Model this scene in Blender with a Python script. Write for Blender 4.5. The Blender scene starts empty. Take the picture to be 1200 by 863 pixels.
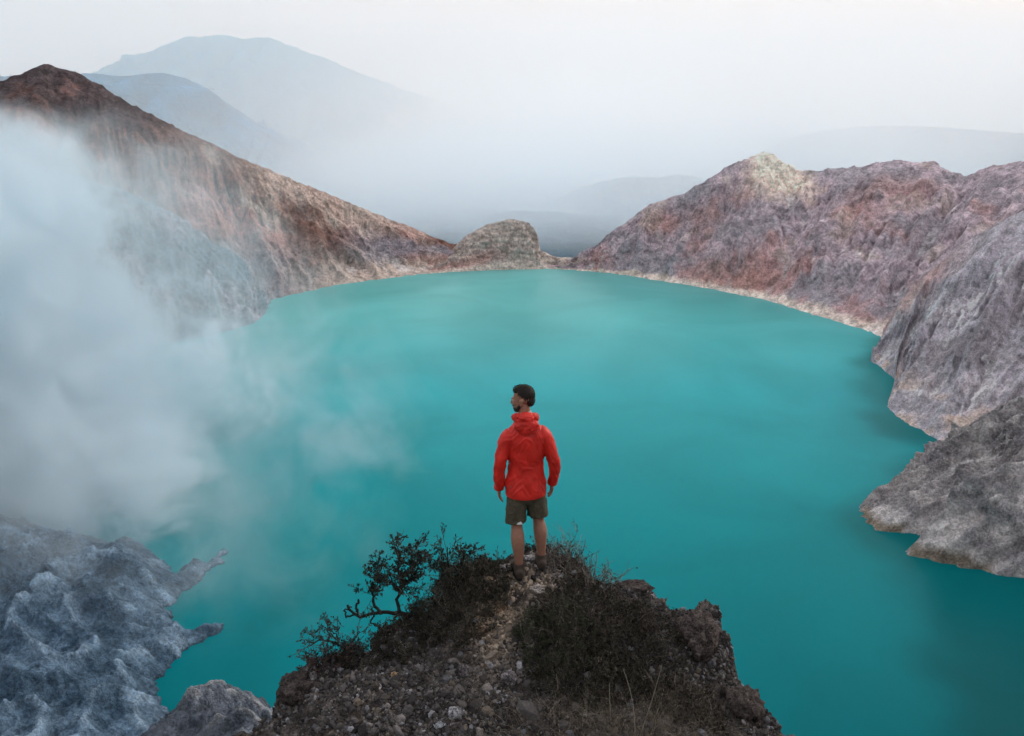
import bpy, math, random
import numpy as np
from mathutils import Vector, Matrix

random.seed(7)
rng = np.random.default_rng(11)
S = bpy.context.scene
COL = S.collection
R = math.radians

# ------------------------------------------------------------------ camera
PITCH = R(16.8)
CAM_Z = 200.0
F = 1000.0
cam_d = bpy.data.cameras.new('camera')
cam = bpy.data.objects.new('camera', cam_d)
COL.objects.link(cam)
cam.location = (0, 0, CAM_Z)
cam.rotation_euler = (R(90) - PITCH, 0, 0)
cam_d.sensor_fit = 'HORIZONTAL'
cam_d.sensor_width = 36
cam_d.lens = 36 * F / 1200
cam_d.clip_start = 0.1
cam_d.clip_end = 80000
S.camera = cam

CP, SP = math.cos(PITCH), math.sin(PITCH)


def ray(px, py):
    u = (px - 600) / F
    w = (431.5 - py) / F
    return np.array([u, CP + w * SP, -SP + w * CP])


def L(px, py, z=0.0):
    """world point at height z seen at photo pixel"""
    d = ray(px, py)
    t = (z - CAM_Z) / d[2]
    return np.array([d[0] * t, d[1] * t, z])


def D(px, py, depth):
    """world point at world-y distance depth seen at photo pixel"""
    d = ray(px, py)
    t = depth / d[1]
    return np.array([d[0] * t, depth, CAM_Z + d[2] * t])


# ------------------------------------------------------------------ noise
_perm = np.arange(512)
np.random.default_rng(3).shuffle(_perm)
_perm = np.concatenate([_perm, _perm, _perm])
_g = np.random.default_rng(5).normal(size=(512, 3))
_g /= np.linalg.norm(_g, axis=1)[:, None]


def perlin(p):
    p = np.asarray(p, float)
    i = np.floor(p).astype(int)
    f = p - i
    i &= 511
    u = f * f * f * (f * (f * 6 - 15) + 10)

    def gr(dx, dy, dz):
        h = _perm[_perm[_perm[(i[..., 0] + dx) & 511] + ((i[..., 1] + dy) & 511)] + ((i[..., 2] + dz) & 511)]
        g = _g[h]
        return g[..., 0] * (f[..., 0] - dx) + g[..., 1] * (f[..., 1] - dy) + g[..., 2] * (f[..., 2] - dz)
    ux, uy, uz = u[..., 0], u[..., 1], u[..., 2]
    a = gr(0, 0, 0) * (1 - ux) + gr(1, 0, 0) * ux
    b = gr(0, 1, 0) * (1 - ux) + gr(1, 1, 0) * ux
    c = gr(0, 0, 1) * (1 - ux) + gr(1, 0, 1) * ux
    d = gr(0, 1, 1) * (1 - ux) + gr(1, 1, 1) * ux
    return ((a * (1 - uy) + b * uy) * (1 - uz) + (c * (1 - uy) + d * uy) * uz) * 1.6


def fbm(p, oct=5, lac=2.03, gain=0.5):
    p = np.asarray(p, float)
    s = 0
    a = 1.0
    for k in range(oct):
        s = s + a * perlin(p + 17.3 * k)
        p = p * lac
        a *= gain
    return s


def ridged(p, oct=5, lac=2.07, gain=0.5):
    p = np.asarray(p, float)
    s = 0
    a = 1.0
    for k in range(oct):
        n = 1 - np.abs(perlin(p + 9.1 * k)) * 1.6
        s = s + a * (n * n - 0.45)
        p = p * lac
        a *= gain
    return s


def sstep(a, b, x):
    t = np.clip((x - a) / (b - a), 0, 1)
    return t * t * (3 - 2 * t)


def mixc(c0, c1, t):
    t = np.asarray(t)[..., None]
    return np.asarray(c0) * (1 - t) + np.asarray(c1) * t


def srgb(r, g, b):
    f = lambda c: c / 12.92 if c <= 0.04045 else ((c + 0.055) / 1.055) ** 2.4
    return (f(r / 255), f(g / 255), f(b / 255))


# ------------------------------------------------------------------ mesh + tags
def mesh_arrays(name, verts, faces, smooth=True, col=None):
    """verts (N,3), faces (M,k) all the same k"""
    verts = np.asarray(verts, np.float32)
    faces = np.asarray(faces, np.int32)
    me = bpy.data.meshes.new(name)
    k = faces.shape[1]
    me.vertices.add(len(verts))
    me.vertices.foreach_set('co', verts.ravel())
    me.loops.add(faces.size)
    me.loops.foreach_set('vertex_index', faces.ravel())
    me.polygons.add(len(faces))
    me.polygons.foreach_set('loop_start', np.arange(0, faces.size, k, dtype=np.int32))
    try:
        me.polygons.foreach_set('loop_total', np.full(len(faces), k, np.int32))
    except Exception:
        pass
    me.polygons.foreach_set('use_smooth', np.full(len(faces), smooth, bool))
    me.update(calc_edges=True)
    if col is not None:
        at = me.color_attributes.new('tint', 'FLOAT_COLOR', 'POINT')
        c = np.ones((len(verts), 4), np.float32)
        c[:, :3] = col
        at.data.foreach_set('color', c.ravel())
    return me


def link(name, me, mat=None, parent=None):
    o = bpy.data.objects.new(name, me)
    COL.objects.link(o)
    if mat is not None:
        me.materials.clear()
        me.materials.append(mat)
    if parent is not None:
        o.parent = parent
    return o


def tag(o, label=None, cat=None, group=None, kind=None):
    if label:
        o['label'] = label
    if cat:
        o['category'] = cat
    if group:
        o['group'] = group
    if kind:
        o['kind'] = kind
    return o


def empty(name, loc=(0, 0, 0)):
    o = bpy.data.objects.new(name, None)
    COL.objects.link(o)
    o.location = loc
    return o


def grid_faces(nu, nv):
    i = np.arange(nu - 1)[:, None] * nv + np.arange(nv - 1)[None, :]
    return np.stack([i, i + nv, i + nv + 1, i + 1], -1).reshape(-1, 4)


# ------------------------------------------------------------------ materials
def new_mat(name):
    m = bpy.data.materials.new(name)
    m.use_nodes = True
    nt = m.node_tree
    b = nt.nodes['Principled BSDF']
    return m, nt, b


def rock_mat(name, scale, bump, tint_attr=True, base=(0.2, 0.2, 0.2), var=0.55, rough=0.92, dark=0.45, bdist=1.0, fine=0.0, fscale=4.0, crack=0.22):
    """tint attribute x several octaves of noise, with bump from the same noises"""
    m, nt, b = new_mat(name)
    N = nt.nodes
    Lk = nt.links.new
    geo = N.new('ShaderNodeNewGeometry')
    n1 = N.new('ShaderNodeTexNoise')
    n1.inputs['Scale'].default_value = scale
    n1.inputs['Detail'].default_value = 6
    n1.inputs['Roughness'].default_value = 0.68
    Lk(geo.outputs['Position'], n1.inputs['Vector'])
    vo = N.new('ShaderNodeTexVoronoi')
    vo.feature = 'DISTANCE_TO_EDGE'
    vo.inputs['Scale'].default_value = scale * 2.2
    wp = N.new('ShaderNodeMix')
    wp.data_type = 'VECTOR'
    wp.inputs[0].default_value = 0.25 / 1
    ad = N.new('ShaderNodeVectorMath')
    ad.operation = 'MULTIPLY_ADD'
    ad.inputs[1].default_value = (1.2 / scale,) * 3
    Lk(n1.outputs['Color'], ad.inputs[0])
    Lk(geo.outputs['Position'], ad.inputs[2])
    Lk(ad.outputs[0], vo.inputs['Vector'])
    ramp = N.new('ShaderNodeValToRGB')
    ramp.color_ramp.elements[0].position = 0.36
    ramp.color_ramp.elements[0].color = (dark, dark, dark, 1)
    ramp.color_ramp.elements[1].position = 0.64
    ramp.color_ramp.elements[1].color = (1 + var,) * 3 + (1,)
    Lk(n1.outputs['Fac'], ramp.inputs['Fac'])
    cr = N.new('ShaderNodeValToRGB')
    cr.color_ramp.elements[0].position = 0.0
    cr.color_ramp.elements[0].color = (0.55, 0.55, 0.55, 1)
    cr.color_ramp.elements[1].position = 0.12
    cr.color_ramp.elements[1].color = (1, 1, 1, 1)
    Lk(vo.outputs['Distance'], cr.inputs['Fac'])
    mul = N.new('ShaderNodeMix')
    mul.data_type = 'RGBA'
    mul.blend_type = 'MULTIPLY'
    mul.inputs[0].default_value = 1
    if tint_attr:
        at = N.new('ShaderNodeVertexColor')
        at.layer_name = 'tint'
        Lk(at.outputs['Color'], mul.inputs[6])
    else:
        mul.inputs[6].default_value = (*base, 1)
    Lk(ramp.outputs['Color'], mul.inputs[7])
    mul2 = N.new('ShaderNodeMix')
    mul2.data_type = 'RGBA'
    mul2.blend_type = 'MULTIPLY'
    mul2.inputs[0].default_value = crack
    Lk(mul.outputs[2], mul2.inputs[6])
    Lk(cr.outputs['Color'], mul2.inputs[7])
    if fine:
        n3 = N.new('ShaderNodeTexNoise')
        n3.inputs['Scale'].default_value = scale * fscale
        n3.inputs['Detail'].default_value = 3
        n3.inputs['Roughness'].default_value = 0.75
        Lk(geo.outputs['Position'], n3.inputs['Vector'])
        fr = N.new('ShaderNodeMapRange')
        fr.inputs[1].default_value = 0.36
        fr.inputs[2].default_value = 0.64
        fr.inputs[3].default_value = 1 - fine
        fr.inputs[4].default_value = 1 + fine
        Lk(n3.outputs['Fac'], fr.inputs[0])
        fm = N.new('ShaderNodeVectorMath')
        fm.operation = 'SCALE'
        Lk(mul2.outputs[2], fm.inputs[0])
        Lk(fr.outputs[0], fm.inputs['Scale'])
        Lk(fm.outputs[0], b.inputs['Base Color'])
    else:
        Lk(mul2.outputs[2], b.inputs['Base Color'])
    b.inputs['Roughness'].default_value = rough
    b.inputs['Specular IOR Level'].default_value = 0.2
    bp = N.new('ShaderNodeBump')
    bp.inputs['Strength'].default_value = bump
    bp.inputs['Distance'].default_value = bdist / scale
    Lk(n1.outputs['Fac'], bp.inputs['Height'])
    bp2 = N.new('ShaderNodeBump')
    bp2.inputs['Strength'].default_value = bump * (0.9 if fine else 0.25)
    bp2.inputs['Distance'].default_value = (0.3 if fine else 0.12) * bdist / scale
    Lk(n3.outputs['Fac'] if fine else cr.outputs['Color'], bp2.inputs['Height'])
    Lk(bp.outputs[0], bp2.inputs['Normal'])
    Lk(bp2.outputs[0], b.inputs['Normal'])
    return m


def tint_mat(name, rough=0.8, nscale=30, amt=0.35, spec=0.2, trans=0.0, bump=0.0):
    m, nt, b = new_mat(name)
    N = nt.nodes
    Lk = nt.links.new
    at = N.new('ShaderNodeVertexColor')
    at.layer_name = 'tint'
    geo = N.new('ShaderNodeNewGeometry')
    n1 = N.new('ShaderNodeTexNoise')
    n1.inputs['Scale'].default_value = nscale
    n1.inputs['Detail'].default_value = 5
    Lk(geo.outputs['Position'], n1.inputs['Vector'])
    mr = N.new('ShaderNodeMapRange')
    mr.inputs[1].default_value = 0.3
    mr.inputs[2].default_value = 0.7
    mr.inputs[3].default_value = 1 - amt
    mr.inputs[4].default_value = 1 + amt
    Lk(n1.outputs['Fac'], mr.inputs[0])
    mul = N.new('ShaderNodeVectorMath')
    mul.operation = 'SCALE'
    Lk(at.outputs['Color'], mul.inputs[0])
    Lk(mr.outputs[0], mul.inputs['Scale'])
    Lk(mul.outputs[0], b.inputs['Base Color'])
    b.inputs['Roughness'].default_value = rough
    b.inputs['Specular IOR Level'].default_value = spec
    if bump:
        bp = N.new('ShaderNodeBump')
        bp.inputs['Strength'].default_value = bump
        bp.inputs['Distance'].default_value = 0.01
        Lk(n1.outputs['Fac'], bp.inputs['Height'])
        Lk(bp.outputs[0], b.inputs['Normal'])
    return m


def plain_mat(name, c, rough=0.7, nscale=40, amt=0.2, spec=0.3, bump=0.0, bdist=0.003, stretch=(1, 1, 1)):
    m, nt, b = new_mat(name)
    N = nt.nodes
    Lk = nt.links.new
    tc = N.new('ShaderNodeTexCoord')
    mp = N.new('ShaderNodeMapping')
    mp.inputs['Scale'].default_value = stretch
    Lk(tc.outputs['Object'], mp.inputs['Vector'])
    n1 = N.new('ShaderNodeTexNoise')
    n1.inputs['Scale'].default_value = nscale
    n1.inputs['Detail'].default_value = 5
    Lk(mp.outputs[0], n1.inputs['Vector'])
    mr = N.new('ShaderNodeMapRange')
    mr.inputs[1].default_value = 0.3
    mr.inputs[2].default_value = 0.7
    mr.inputs[3].default_value = 1 - amt
    mr.inputs[4].default_value = 1 + amt
    Lk(n1.outputs['Fac'], mr.inputs[0])
    mul = N.new('ShaderNodeVectorMath')
    mul.operation = 'SCALE'
    mul.inputs[0].default_value = c
    Lk(mr.outputs[0], mul.inputs['Scale'])
    Lk(mul.outputs[0], b.inputs['Base Color'])
    b.inputs['Roughness'].default_value = rough
    b.inputs['Specular IOR Level'].default_value = spec
    if bump:
        bp = N.new('ShaderNodeBump')
        bp.inputs['Strength'].default_value = bump
        bp.inputs['Distance'].default_value = bdist
        Lk(n1.outputs['Fac'], bp.inputs['Height'])
        Lk(bp.outputs[0], b.inputs['Normal'])
    return m


# ------------------------------------------------------------------ rain erosion
def blur(a, n=1):
    for _ in range(n):
        p = np.pad(a, 1, mode='edge')
        a = (p[:-2, 1:-1] + p[2:, 1:-1] + p[1:-1, :-2] + p[1:-1, 2:] + 4 * p[1:-1, 1:-1]) / 8
    return a


def erode(E, ct, cv, rounds, n, steps, seed, K=0.35, er=0.06, dep=0.12, sea=-1.0):
    """drops run down the height grid E (cell ct x cv metres), cutting gullies and dropping scree"""
    E = E.copy()
    H, W = E.shape
    r_ = np.random.default_rng(seed)
    st = min(ct, cv)
    for _ in range(rounds):
        x = r_.uniform(1, H - 2.01, n)
        y = r_.uniform(1, W - 2.01, n)
        dx = np.zeros(n)
        dy = np.zeros(n)
        spd = np.ones(n)
        wat = np.ones(n)
        sed = np.zeros(n)
        D_ = np.zeros(H * W)
        for k in range(steps):
            i = x.astype(int)
            j = y.astype(int)
            a = x - i
            b = y - j
            h00, h10, h01, h11 = E[i, j], E[i + 1, j], E[i, j + 1], E[i + 1, j + 1]
            gx = ((h10 - h00) * (1 - b) + (h11 - h01) * b) / ct
            gy = ((h01 - h00) * (1 - a) + (h11 - h10) * a) / cv
            h = (h00 * (1 - a) + h10 * a) * (1 - b) + (h01 * (1 - a) + h11 * a) * b
            dx = dx * 0.25 - gx * 0.75
            dy = dy * 0.25 - gy * 0.75
            l_ = np.sqrt(dx * dx + dy * dy) + 1e-6
            dx /= l_
            dy /= l_
            nx = x + dx * st / ct
            ny = y + dy * st / cv
            ok = (nx > 1) & (nx < H - 2.01) & (ny > 1) & (ny < W - 2.01) & (h > sea)
            if not ok.all():
                x, y, nx, ny, dx, dy, spd, wat, sed, h, i, j, a, b = (q[ok] for q in (x, y, nx, ny, dx, dy, spd, wat, sed, h, i, j, a, b))
            if len(x) == 0:
                break
            i2 = nx.astype(int)
            j2 = ny.astype(int)
            a2 = nx - i2
            b2 = ny - j2
            hn = (E[i2, j2] * (1 - a2) + E[i2 + 1, j2] * a2) * (1 - b2) + (E[i2, j2 + 1] * (1 - a2) + E[i2 + 1, j2 + 1] * a2) * b2
            dh = hn - h
            cap = np.maximum(-dh, 0.02) * spd * wat * K
            amt = np.where(dh > 0, np.minimum(dh, sed), np.where(sed > cap, (sed - cap) * dep, -np.minimum((cap - sed) * er, -dh * 0.5)))
            sed = sed - amt
            ix = i * W + j
            for o_, w_ in ((0, (1 - a) * (1 - b)), (W, a * (1 - b)), (1, (1 - a) * b), (W + 1, a * b)):
                D_ += np.bincount(ix + o_, weights=amt * w_, minlength=H * W)
            if k % 6 == 5:
                E = E + D_.reshape(H, W)
                D_[:] = 0
            spd = np.sqrt(np.clip(spd * spd * 0.96 - dh * 0.6, 0.05, 9))
            wat = wat * 0.988
            x, y = nx, ny
        E = E + D_.reshape(H, W)
        E = 0.9 * E + 0.1 * blur(E)
    return E


def upsample(a, shape):
    u = np.linspace(0, a.shape[0] - 1.001, shape[0])
    v = np.linspace(0, a.shape[1] - 1.001, shape[1])
    i, j = u.astype(int), v.astype(int)
    f, g = (u - i)[:, None], (v - j)[None, :]
    return (a[i][:, j] * (1 - f) + a[i + 1][:, j] * f) * (1 - g) + (a[i][:, j + 1] * (1 - f) + a[i + 1][:, j + 1] * f) * g


# ------------------------------------------------------------------ lofted crater walls
def resample(a, n):
    """smooth (Catmull-Rom, chord length) resample of control rows a (m,k) to n rows"""
    a = np.asarray(a, float)
    m = len(a)
    seg = np.linalg.norm(np.diff(a[:, :3], axis=0), axis=1) + np.linalg.norm(np.diff(a[:, 3:6], axis=0), axis=1)
    cum = np.concatenate([[0], np.cumsum(seg)])
    t = np.linspace(0, cum[-1], n)
    i = np.clip(np.searchsorted(cum, t, side='right') - 1, 0, m - 2)
    f = ((t - cum[i]) / seg[i])[:, None]
    p0, p1, p2, p3 = a[np.clip(i - 1, 0, m - 1)], a[i], a[i + 1], a[np.clip(i + 2, 0, m - 1)]
    cr = 0.5 * (2 * p1 + (p2 - p0) * f + (2 * p0 - 5 * p1 + 4 * p2 - p3) * f ** 2 + (-p0 + 3 * p1 - 3 * p2 + p3) * f ** 3)
    lin = p1 * (1 - f) + p2 * f
    return 0.55 * cr + 0.45 * lin, t


def loft(name, pairs, nu, nv, prof, colour, gully=10, gul_len=45, rough=4, rscale=30, edge=2.0, back=0.8, backd=180, seed=0, mat=None, shore_amp=4, dip=(0.12, 0.10), ledge=1.6, bed=7.0, shear=0.35, ero=1.0, band=0.16):
    rows = []
    for sx, sy, rx, ry, dep in pairs:
        rows.append(np.concatenate([L(sx, sy), D(rx, ry, dep)]))
    a, t = resample(rows, nu)
    Sh, Rg = a[:, :3], a[:, 3:6]
    vb = np.concatenate([np.linspace(-0.12, 1, nv), 1 + np.linspace(0, 1, nv // 4 + 1)[1:]])
    hd = Rg - Sh
    hd[:, 2] = 0
    ln = np.maximum(np.linalg.norm(hd, axis=1, keepdims=True), 1)
    hdir = hd / ln
    # smooth the outward direction along the wall
    k = max(3, nu // 10)
    pad = np.pad(hdir, ((k, k), (0, 0)), mode='edge')
    ker = np.ones(2 * k + 1) / (2 * k + 1)
    hs = np.stack([np.convolve(pad[:, c], ker, mode='valid') for c in range(3)], -1)
    hs /= np.linalg.norm(hs, axis=1, keepdims=True)
    P = np.zeros((nu, len(vb), 3))
    for j, v in enumerate(vb):
        if v <= 1:
            P[:, j] = Sh + (Rg - Sh) * v
            vv = max(v, 0)
            P[:, j, 2] = Rg[:, 2] * (vv ** prof) if v >= 0 else v * 60
        else:
            w = v - 1
            P[:, j] = Rg + hs * (backd * w)
            P[:, j, 2] = Rg[:, 2] - back * backd * w
    V = np.broadcast_to(vb[None, :], P.shape[:2])
    T = np.broadcast_to(t[:, None], P.shape[:2])
    q = P + seed * 311.7
    # out vector: toward the lake and up
    out = np.zeros_like(P)
    out[:] = (-hs * 0.75)[:, None, :]
    out[..., 2] = 0.66
    win = np.clip(V / 0.22, 0, 1) * np.clip((1.0 - V) / 0.2, 0, 1)
    win = np.where(V > 1, 0.3, win)
    warp = fbm(q / 90, 3)
    gu = ridged(np.stack([T / gul_len + 0.35 * warp + shear * 1.7 * V, V * 1.2 + seed, 0.3 * warp], -1), 5, gain=0.55)
    r1 = fbm(q / rscale, 7, gain=0.62)
    fb = np.abs(fbm(np.stack([T / (rscale * 0.5) + 2 * V, V * 3.0 + 0.8 * warp, 0.5 * warp + seed], -1), 5, gain=0.6)) * 1.6 - 0.5
    rd = ridged(q / (rscale * 1.6), 5, gain=0.55)
    big = ridged(np.stack([T / (gul_len * 2.6) + 0.22 * warp + shear * V, V * 0.7 + seed * 2.2, 0.15 * warp], -1), 2)
    st = perlin(np.stack([(P[..., 2] + dip[0] * P[..., 0] + dip[1] * P[..., 1] + 5 * warp) / bed, P[..., 0] / 160, P[..., 1] / 160], -1)) \
        + 0.6 * perlin(np.stack([(P[..., 2] + dip[0] * P[..., 0] + dip[1] * P[..., 1] + 5 * warp) / (bed * 0.37), P[..., 0] / 90, P[..., 1] / 90], -1))
    relief = gully * (1.05 * big + 0.35 * gu) + rough * (0.8 * rd + 1.1 * r1) + ledge * st
    vf = vb <= 1
    E0 = P[:, vf, 2] + relief[:, vf] * win[:, vf]
    Es = E0[::2, ::2]
    ct = t[-1] * 0.5 / Es.shape[0]
    cv = float(np.mean(np.linalg.norm(Rg - Sh, axis=1))) / Es.shape[1] * 1.1
    Ee = erode(Es, ct, cv, 8, 8500, int(1.1 * Es.shape[1]) + 20, seed)
    dE = upsample(Ee - Es, E0.shape)
    dE = np.concatenate([dE, np.repeat(dE[:, -1:], len(vb) - E0.shape[1], 1) * 0.6], 1)
    dE = np.clip(dE, -14, 8) * (0.2 + 0.8 * sstep(-0.25, 0.4, fbm(q / 75 + 21, 3))) * ero
    gu = np.clip((dE - blur(dE, 12)) / 1.6, -1, 1)
    scree = np.clip(dE / 2.5, 0, 1)
    disp = win * relief + dE + 0.35 * rough * fb * win + 0.25 * rough * r1 * np.clip((V + 0.12) / 0.2, 0.15, 1)
    P = P + out * np.maximum(disp, -0.55 * P[..., 2] - 2)[..., None]
    # ragged ridge
    e = ridged(q[:, :, :] / 26 + 5, 5, gain=0.6)
    P[..., 2] += edge * e * sstep(0.75, 1.0, V)
    # ragged shoreline
    so = fbm(np.stack([T / 26, 0 * T, 0 * T + seed], -1), 5, gain=0.6)
    P += (-hs)[:, None, :] * (shore_amp * so * (1 - sstep(0.0, 0.3, V)))[..., None]
    colv = colour(P, V, T / t[-1], gu, r1)
    colv = mixc(colv * (1 + band * np.clip(st, -1, 1))[..., None], blur(colv[..., 0], 6)[..., None] * np.array([1.12, 1.06, 1.06]), scree * 0.6)
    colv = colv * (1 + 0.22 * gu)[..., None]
    cut = np.clip(colv, 0.004, 0.9)
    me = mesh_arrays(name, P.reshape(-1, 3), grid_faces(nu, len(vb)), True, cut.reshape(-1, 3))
    return link(name, me, mat)


WALL = rock_mat('crater_rock', 0.10, 0.7, var=0.4, dark=0.62, bdist=0.35, fine=0.30, fscale=3.6)
NEARWALL = rock_mat('near_crater_rock', 0.2, 0.8, var=0.95, dark=0.98, bdist=0.55, fine=0.20, crack=0.38, fscale=4.0)

BROWN = np.array(srgb(132, 98, 88))
RED = np.array(srgb(186, 138, 130))
CREAM = np.array(srgb(206, 188, 178))
GREY = np.array(srgb(162, 158, 168))
LAV = np.array(srgb(176, 166, 178))  # pale rock tone with the haze inside the crater mixed in
DARK = np.array(srgb(90, 80, 83))
BLUEG = np.array(srgb(122, 142, 158))


def col_left(P, V, U, gu, r1):
    n = fbm(P / 120 + 3, 4)
    n2 = fbm(P / 45 + 31, 4)
    c = mixc(BROWN, RED, sstep(-0.3, 0.4, n))
    c = mixc(c, CREAM * 0.85, sstep(0.1, 0.6, n2) * 0.55)
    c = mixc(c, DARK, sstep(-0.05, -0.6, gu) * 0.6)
    # pale toe of the slope near the far shore
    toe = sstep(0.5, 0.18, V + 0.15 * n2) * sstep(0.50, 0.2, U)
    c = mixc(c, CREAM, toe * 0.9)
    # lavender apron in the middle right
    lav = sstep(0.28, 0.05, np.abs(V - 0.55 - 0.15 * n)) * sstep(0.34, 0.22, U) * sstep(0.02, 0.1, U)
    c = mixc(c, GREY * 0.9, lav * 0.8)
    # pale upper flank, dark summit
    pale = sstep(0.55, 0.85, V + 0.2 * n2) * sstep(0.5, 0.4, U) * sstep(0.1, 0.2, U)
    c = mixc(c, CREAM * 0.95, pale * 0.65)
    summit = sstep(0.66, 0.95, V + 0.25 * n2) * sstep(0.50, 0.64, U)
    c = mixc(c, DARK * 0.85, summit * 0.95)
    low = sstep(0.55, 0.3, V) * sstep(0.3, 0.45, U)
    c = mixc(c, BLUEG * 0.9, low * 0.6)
    return c


def col_spur(P, V, U, gu, r1):
    n2 = fbm(P / 40 + 31, 4)
    return mixc(BLUEG * 0.8, GREY, sstep(-0.2, 0.6, n2))


def col_knoll(P, V, U, gu, r1):
    n2 = fbm(P / 40 + 3, 4)
    st = 0.5 + 0.5 * np.sin(P[..., 2] * 0.9 + 3 * n2)
    c = mixc(np.array(srgb(178, 166, 160)), CREAM * 1.15, st * 0.6 + 0.25 * n2)
    c = mixc(c, RED, sstep(0.45, 0.2, V) * sstep(0.5, 0.3, U) * 0.6)
    c = mixc(c, CREAM * 1.1, sstep(0.12, 0.02, V))
    return c


def col_right(P, V, U, gu, r1):
    n = fbm(P / 130 + 13, 4)
    n2 = fbm(P / 50 + 41, 4)
    c = mixc(GREY * np.array([1.15, 1.06, 1.02]), LAV * np.array([1.30, 1.18, 1.12]), sstep(-0.4, 0.4, n2))
    c = mixc(c, RED * 1.05, sstep(-0.1, 0.6, n + 0.25 * sstep(0.45, 0.8, U)) * 0.75 * sstep(0.97, 0.7, V))
    c = mixc(c, CREAM, sstep(0.3, 0.7, n2) * 0.5)
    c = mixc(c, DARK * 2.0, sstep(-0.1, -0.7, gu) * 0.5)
    beach = sstep(0.075, 0.03, V + 0.03 * n2)
    c = mixc(c, CREAM * 1.35, beach)
    c = mixc(c, RED * 1.05, sstep(0.2, 0.1, V) * (1 - beach) * sstep(-0.2, 0.3, n2) * 0.6)
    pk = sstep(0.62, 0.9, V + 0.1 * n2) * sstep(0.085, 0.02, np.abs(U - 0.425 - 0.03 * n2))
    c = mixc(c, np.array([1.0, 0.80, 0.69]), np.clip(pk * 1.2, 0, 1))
    return c


def col_mid(P, V, U, gu, r1):
    n = fbm(P / 60 + 13, 4)
    n2 = fbm(P / 25 + 4, 4)
    c = mixc(GREY * np.array([1.12, 1.06, 1.02]), GREY * np.array([1.55, 1.48, 1.42]), sstep(-0.4, 0.4, n2))
    c = mixc(c, np.array(srgb(232, 226, 226)), sstep(0.1, 0.55, gu * 0.6 + n * 0.5) * 0.8)
    c = mixc(c, np.array(srgb(206, 180, 162)), sstep(0.3, 0.1, V) * sstep(-0.1, 0.4, n2) * 0.7)
    c = mixc(c, RED, sstep(0.7, 0.95, V) * sstep(0.5, 0.2, U) * 0.6)
    c = mixc(c, DARK * 2.2, sstep(0.1, 0.6, -n) * 0.4)
    return c


def col_dark(P, V, U, gu, r1):
    n = fbm(P / 50 + 13, 4)
    n2 = fbm(P / 18 + 4, 4)
    lay = 0.5 + 0.5 * np.sin(P[..., 2] * 0.55 + 4 * n)
    c = mixc(np.array(srgb(148, 142, 144)), np.array(srgb(192, 185, 184)), sstep(-0.4, 0.5, n2 + 0.4 * (lay - 0.5)))
    c = mixc(c, GREY * 0.9, sstep(0.1, 0.6, n) * 0.5)
    c = mixc(c, np.array(srgb(128, 116, 104)), sstep(0.06, 0.02, V) * sstep(-0.2, 0.2, n2))
    return c


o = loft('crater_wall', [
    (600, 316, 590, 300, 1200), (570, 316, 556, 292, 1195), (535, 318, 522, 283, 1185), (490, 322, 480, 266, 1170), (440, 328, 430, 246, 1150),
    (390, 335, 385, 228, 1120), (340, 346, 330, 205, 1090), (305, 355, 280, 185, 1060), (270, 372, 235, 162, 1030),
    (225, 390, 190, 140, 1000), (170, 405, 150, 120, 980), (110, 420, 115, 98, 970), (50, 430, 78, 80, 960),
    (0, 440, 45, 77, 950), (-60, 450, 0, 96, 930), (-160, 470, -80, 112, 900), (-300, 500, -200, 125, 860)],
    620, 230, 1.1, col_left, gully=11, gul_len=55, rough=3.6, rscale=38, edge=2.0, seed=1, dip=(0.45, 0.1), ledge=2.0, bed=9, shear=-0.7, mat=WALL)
tag(o, 'reddish brown crater wall sloping from a dark summit down to the turquoise lake', 'hill', kind='structure')

o = loft('crater_spur', [
    (316, 356, 308, 338, 880), (303, 377, 285, 305, 870), (268, 388, 252, 285, 860), (225, 398, 212, 255, 860),
    (150, 408, 150, 225, 850), (60, 420, 60, 200, 840), (-60, 440, -60, 190, 830)],
    240, 120, 1.0, col_spur, gully=9, gul_len=30, rough=4, rscale=24, edge=3, seed=2, back=0.9, backd=120, mat=WALL)
tag(o, 'grey rock spur veiled by smoke at the foot of the brown crater wall', 'hill', kind='structure')

o = loft('rock_knoll', [
    (500, 321, 522, 306, 1150), (530, 319, 534, 288, 1150), (550, 318, 548, 275, 1150), (572, 317, 572, 263, 1150),
    (600, 316, 600, 257, 1150), (618, 316, 620, 261, 1150), (628, 316, 630, 276, 1150), (640, 315, 634, 293, 1150),
    (660, 315, 655, 302, 1150), (690, 317, 690, 303, 1150)],
    260, 90, 0.75, col_knoll, gully=4, gul_len=22, rough=3, rscale=18, edge=1.2, seed=3, back=1.2, backd=80, mat=WALL, shore_amp=2, ero=0.35, ledge=1.3, bed=5, dip=(0.1, 0.05))
tag(o, 'small rounded layered knoll on the far shore below the misty gap', 'hill', kind='structure')

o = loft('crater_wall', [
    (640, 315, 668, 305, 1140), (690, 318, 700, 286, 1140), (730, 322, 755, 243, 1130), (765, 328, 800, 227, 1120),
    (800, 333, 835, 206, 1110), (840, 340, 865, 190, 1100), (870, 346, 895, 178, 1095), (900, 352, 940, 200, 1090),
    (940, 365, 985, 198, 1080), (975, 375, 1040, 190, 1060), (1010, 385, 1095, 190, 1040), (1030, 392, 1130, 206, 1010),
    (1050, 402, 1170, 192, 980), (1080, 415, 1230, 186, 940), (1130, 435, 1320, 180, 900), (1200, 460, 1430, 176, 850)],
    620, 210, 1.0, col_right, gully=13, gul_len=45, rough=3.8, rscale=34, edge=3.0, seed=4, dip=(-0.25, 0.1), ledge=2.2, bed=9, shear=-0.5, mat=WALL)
tag(o, 'grey and lavender crater wall with a bright cream peak and pale beach line', 'hill', kind='structure')

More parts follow.
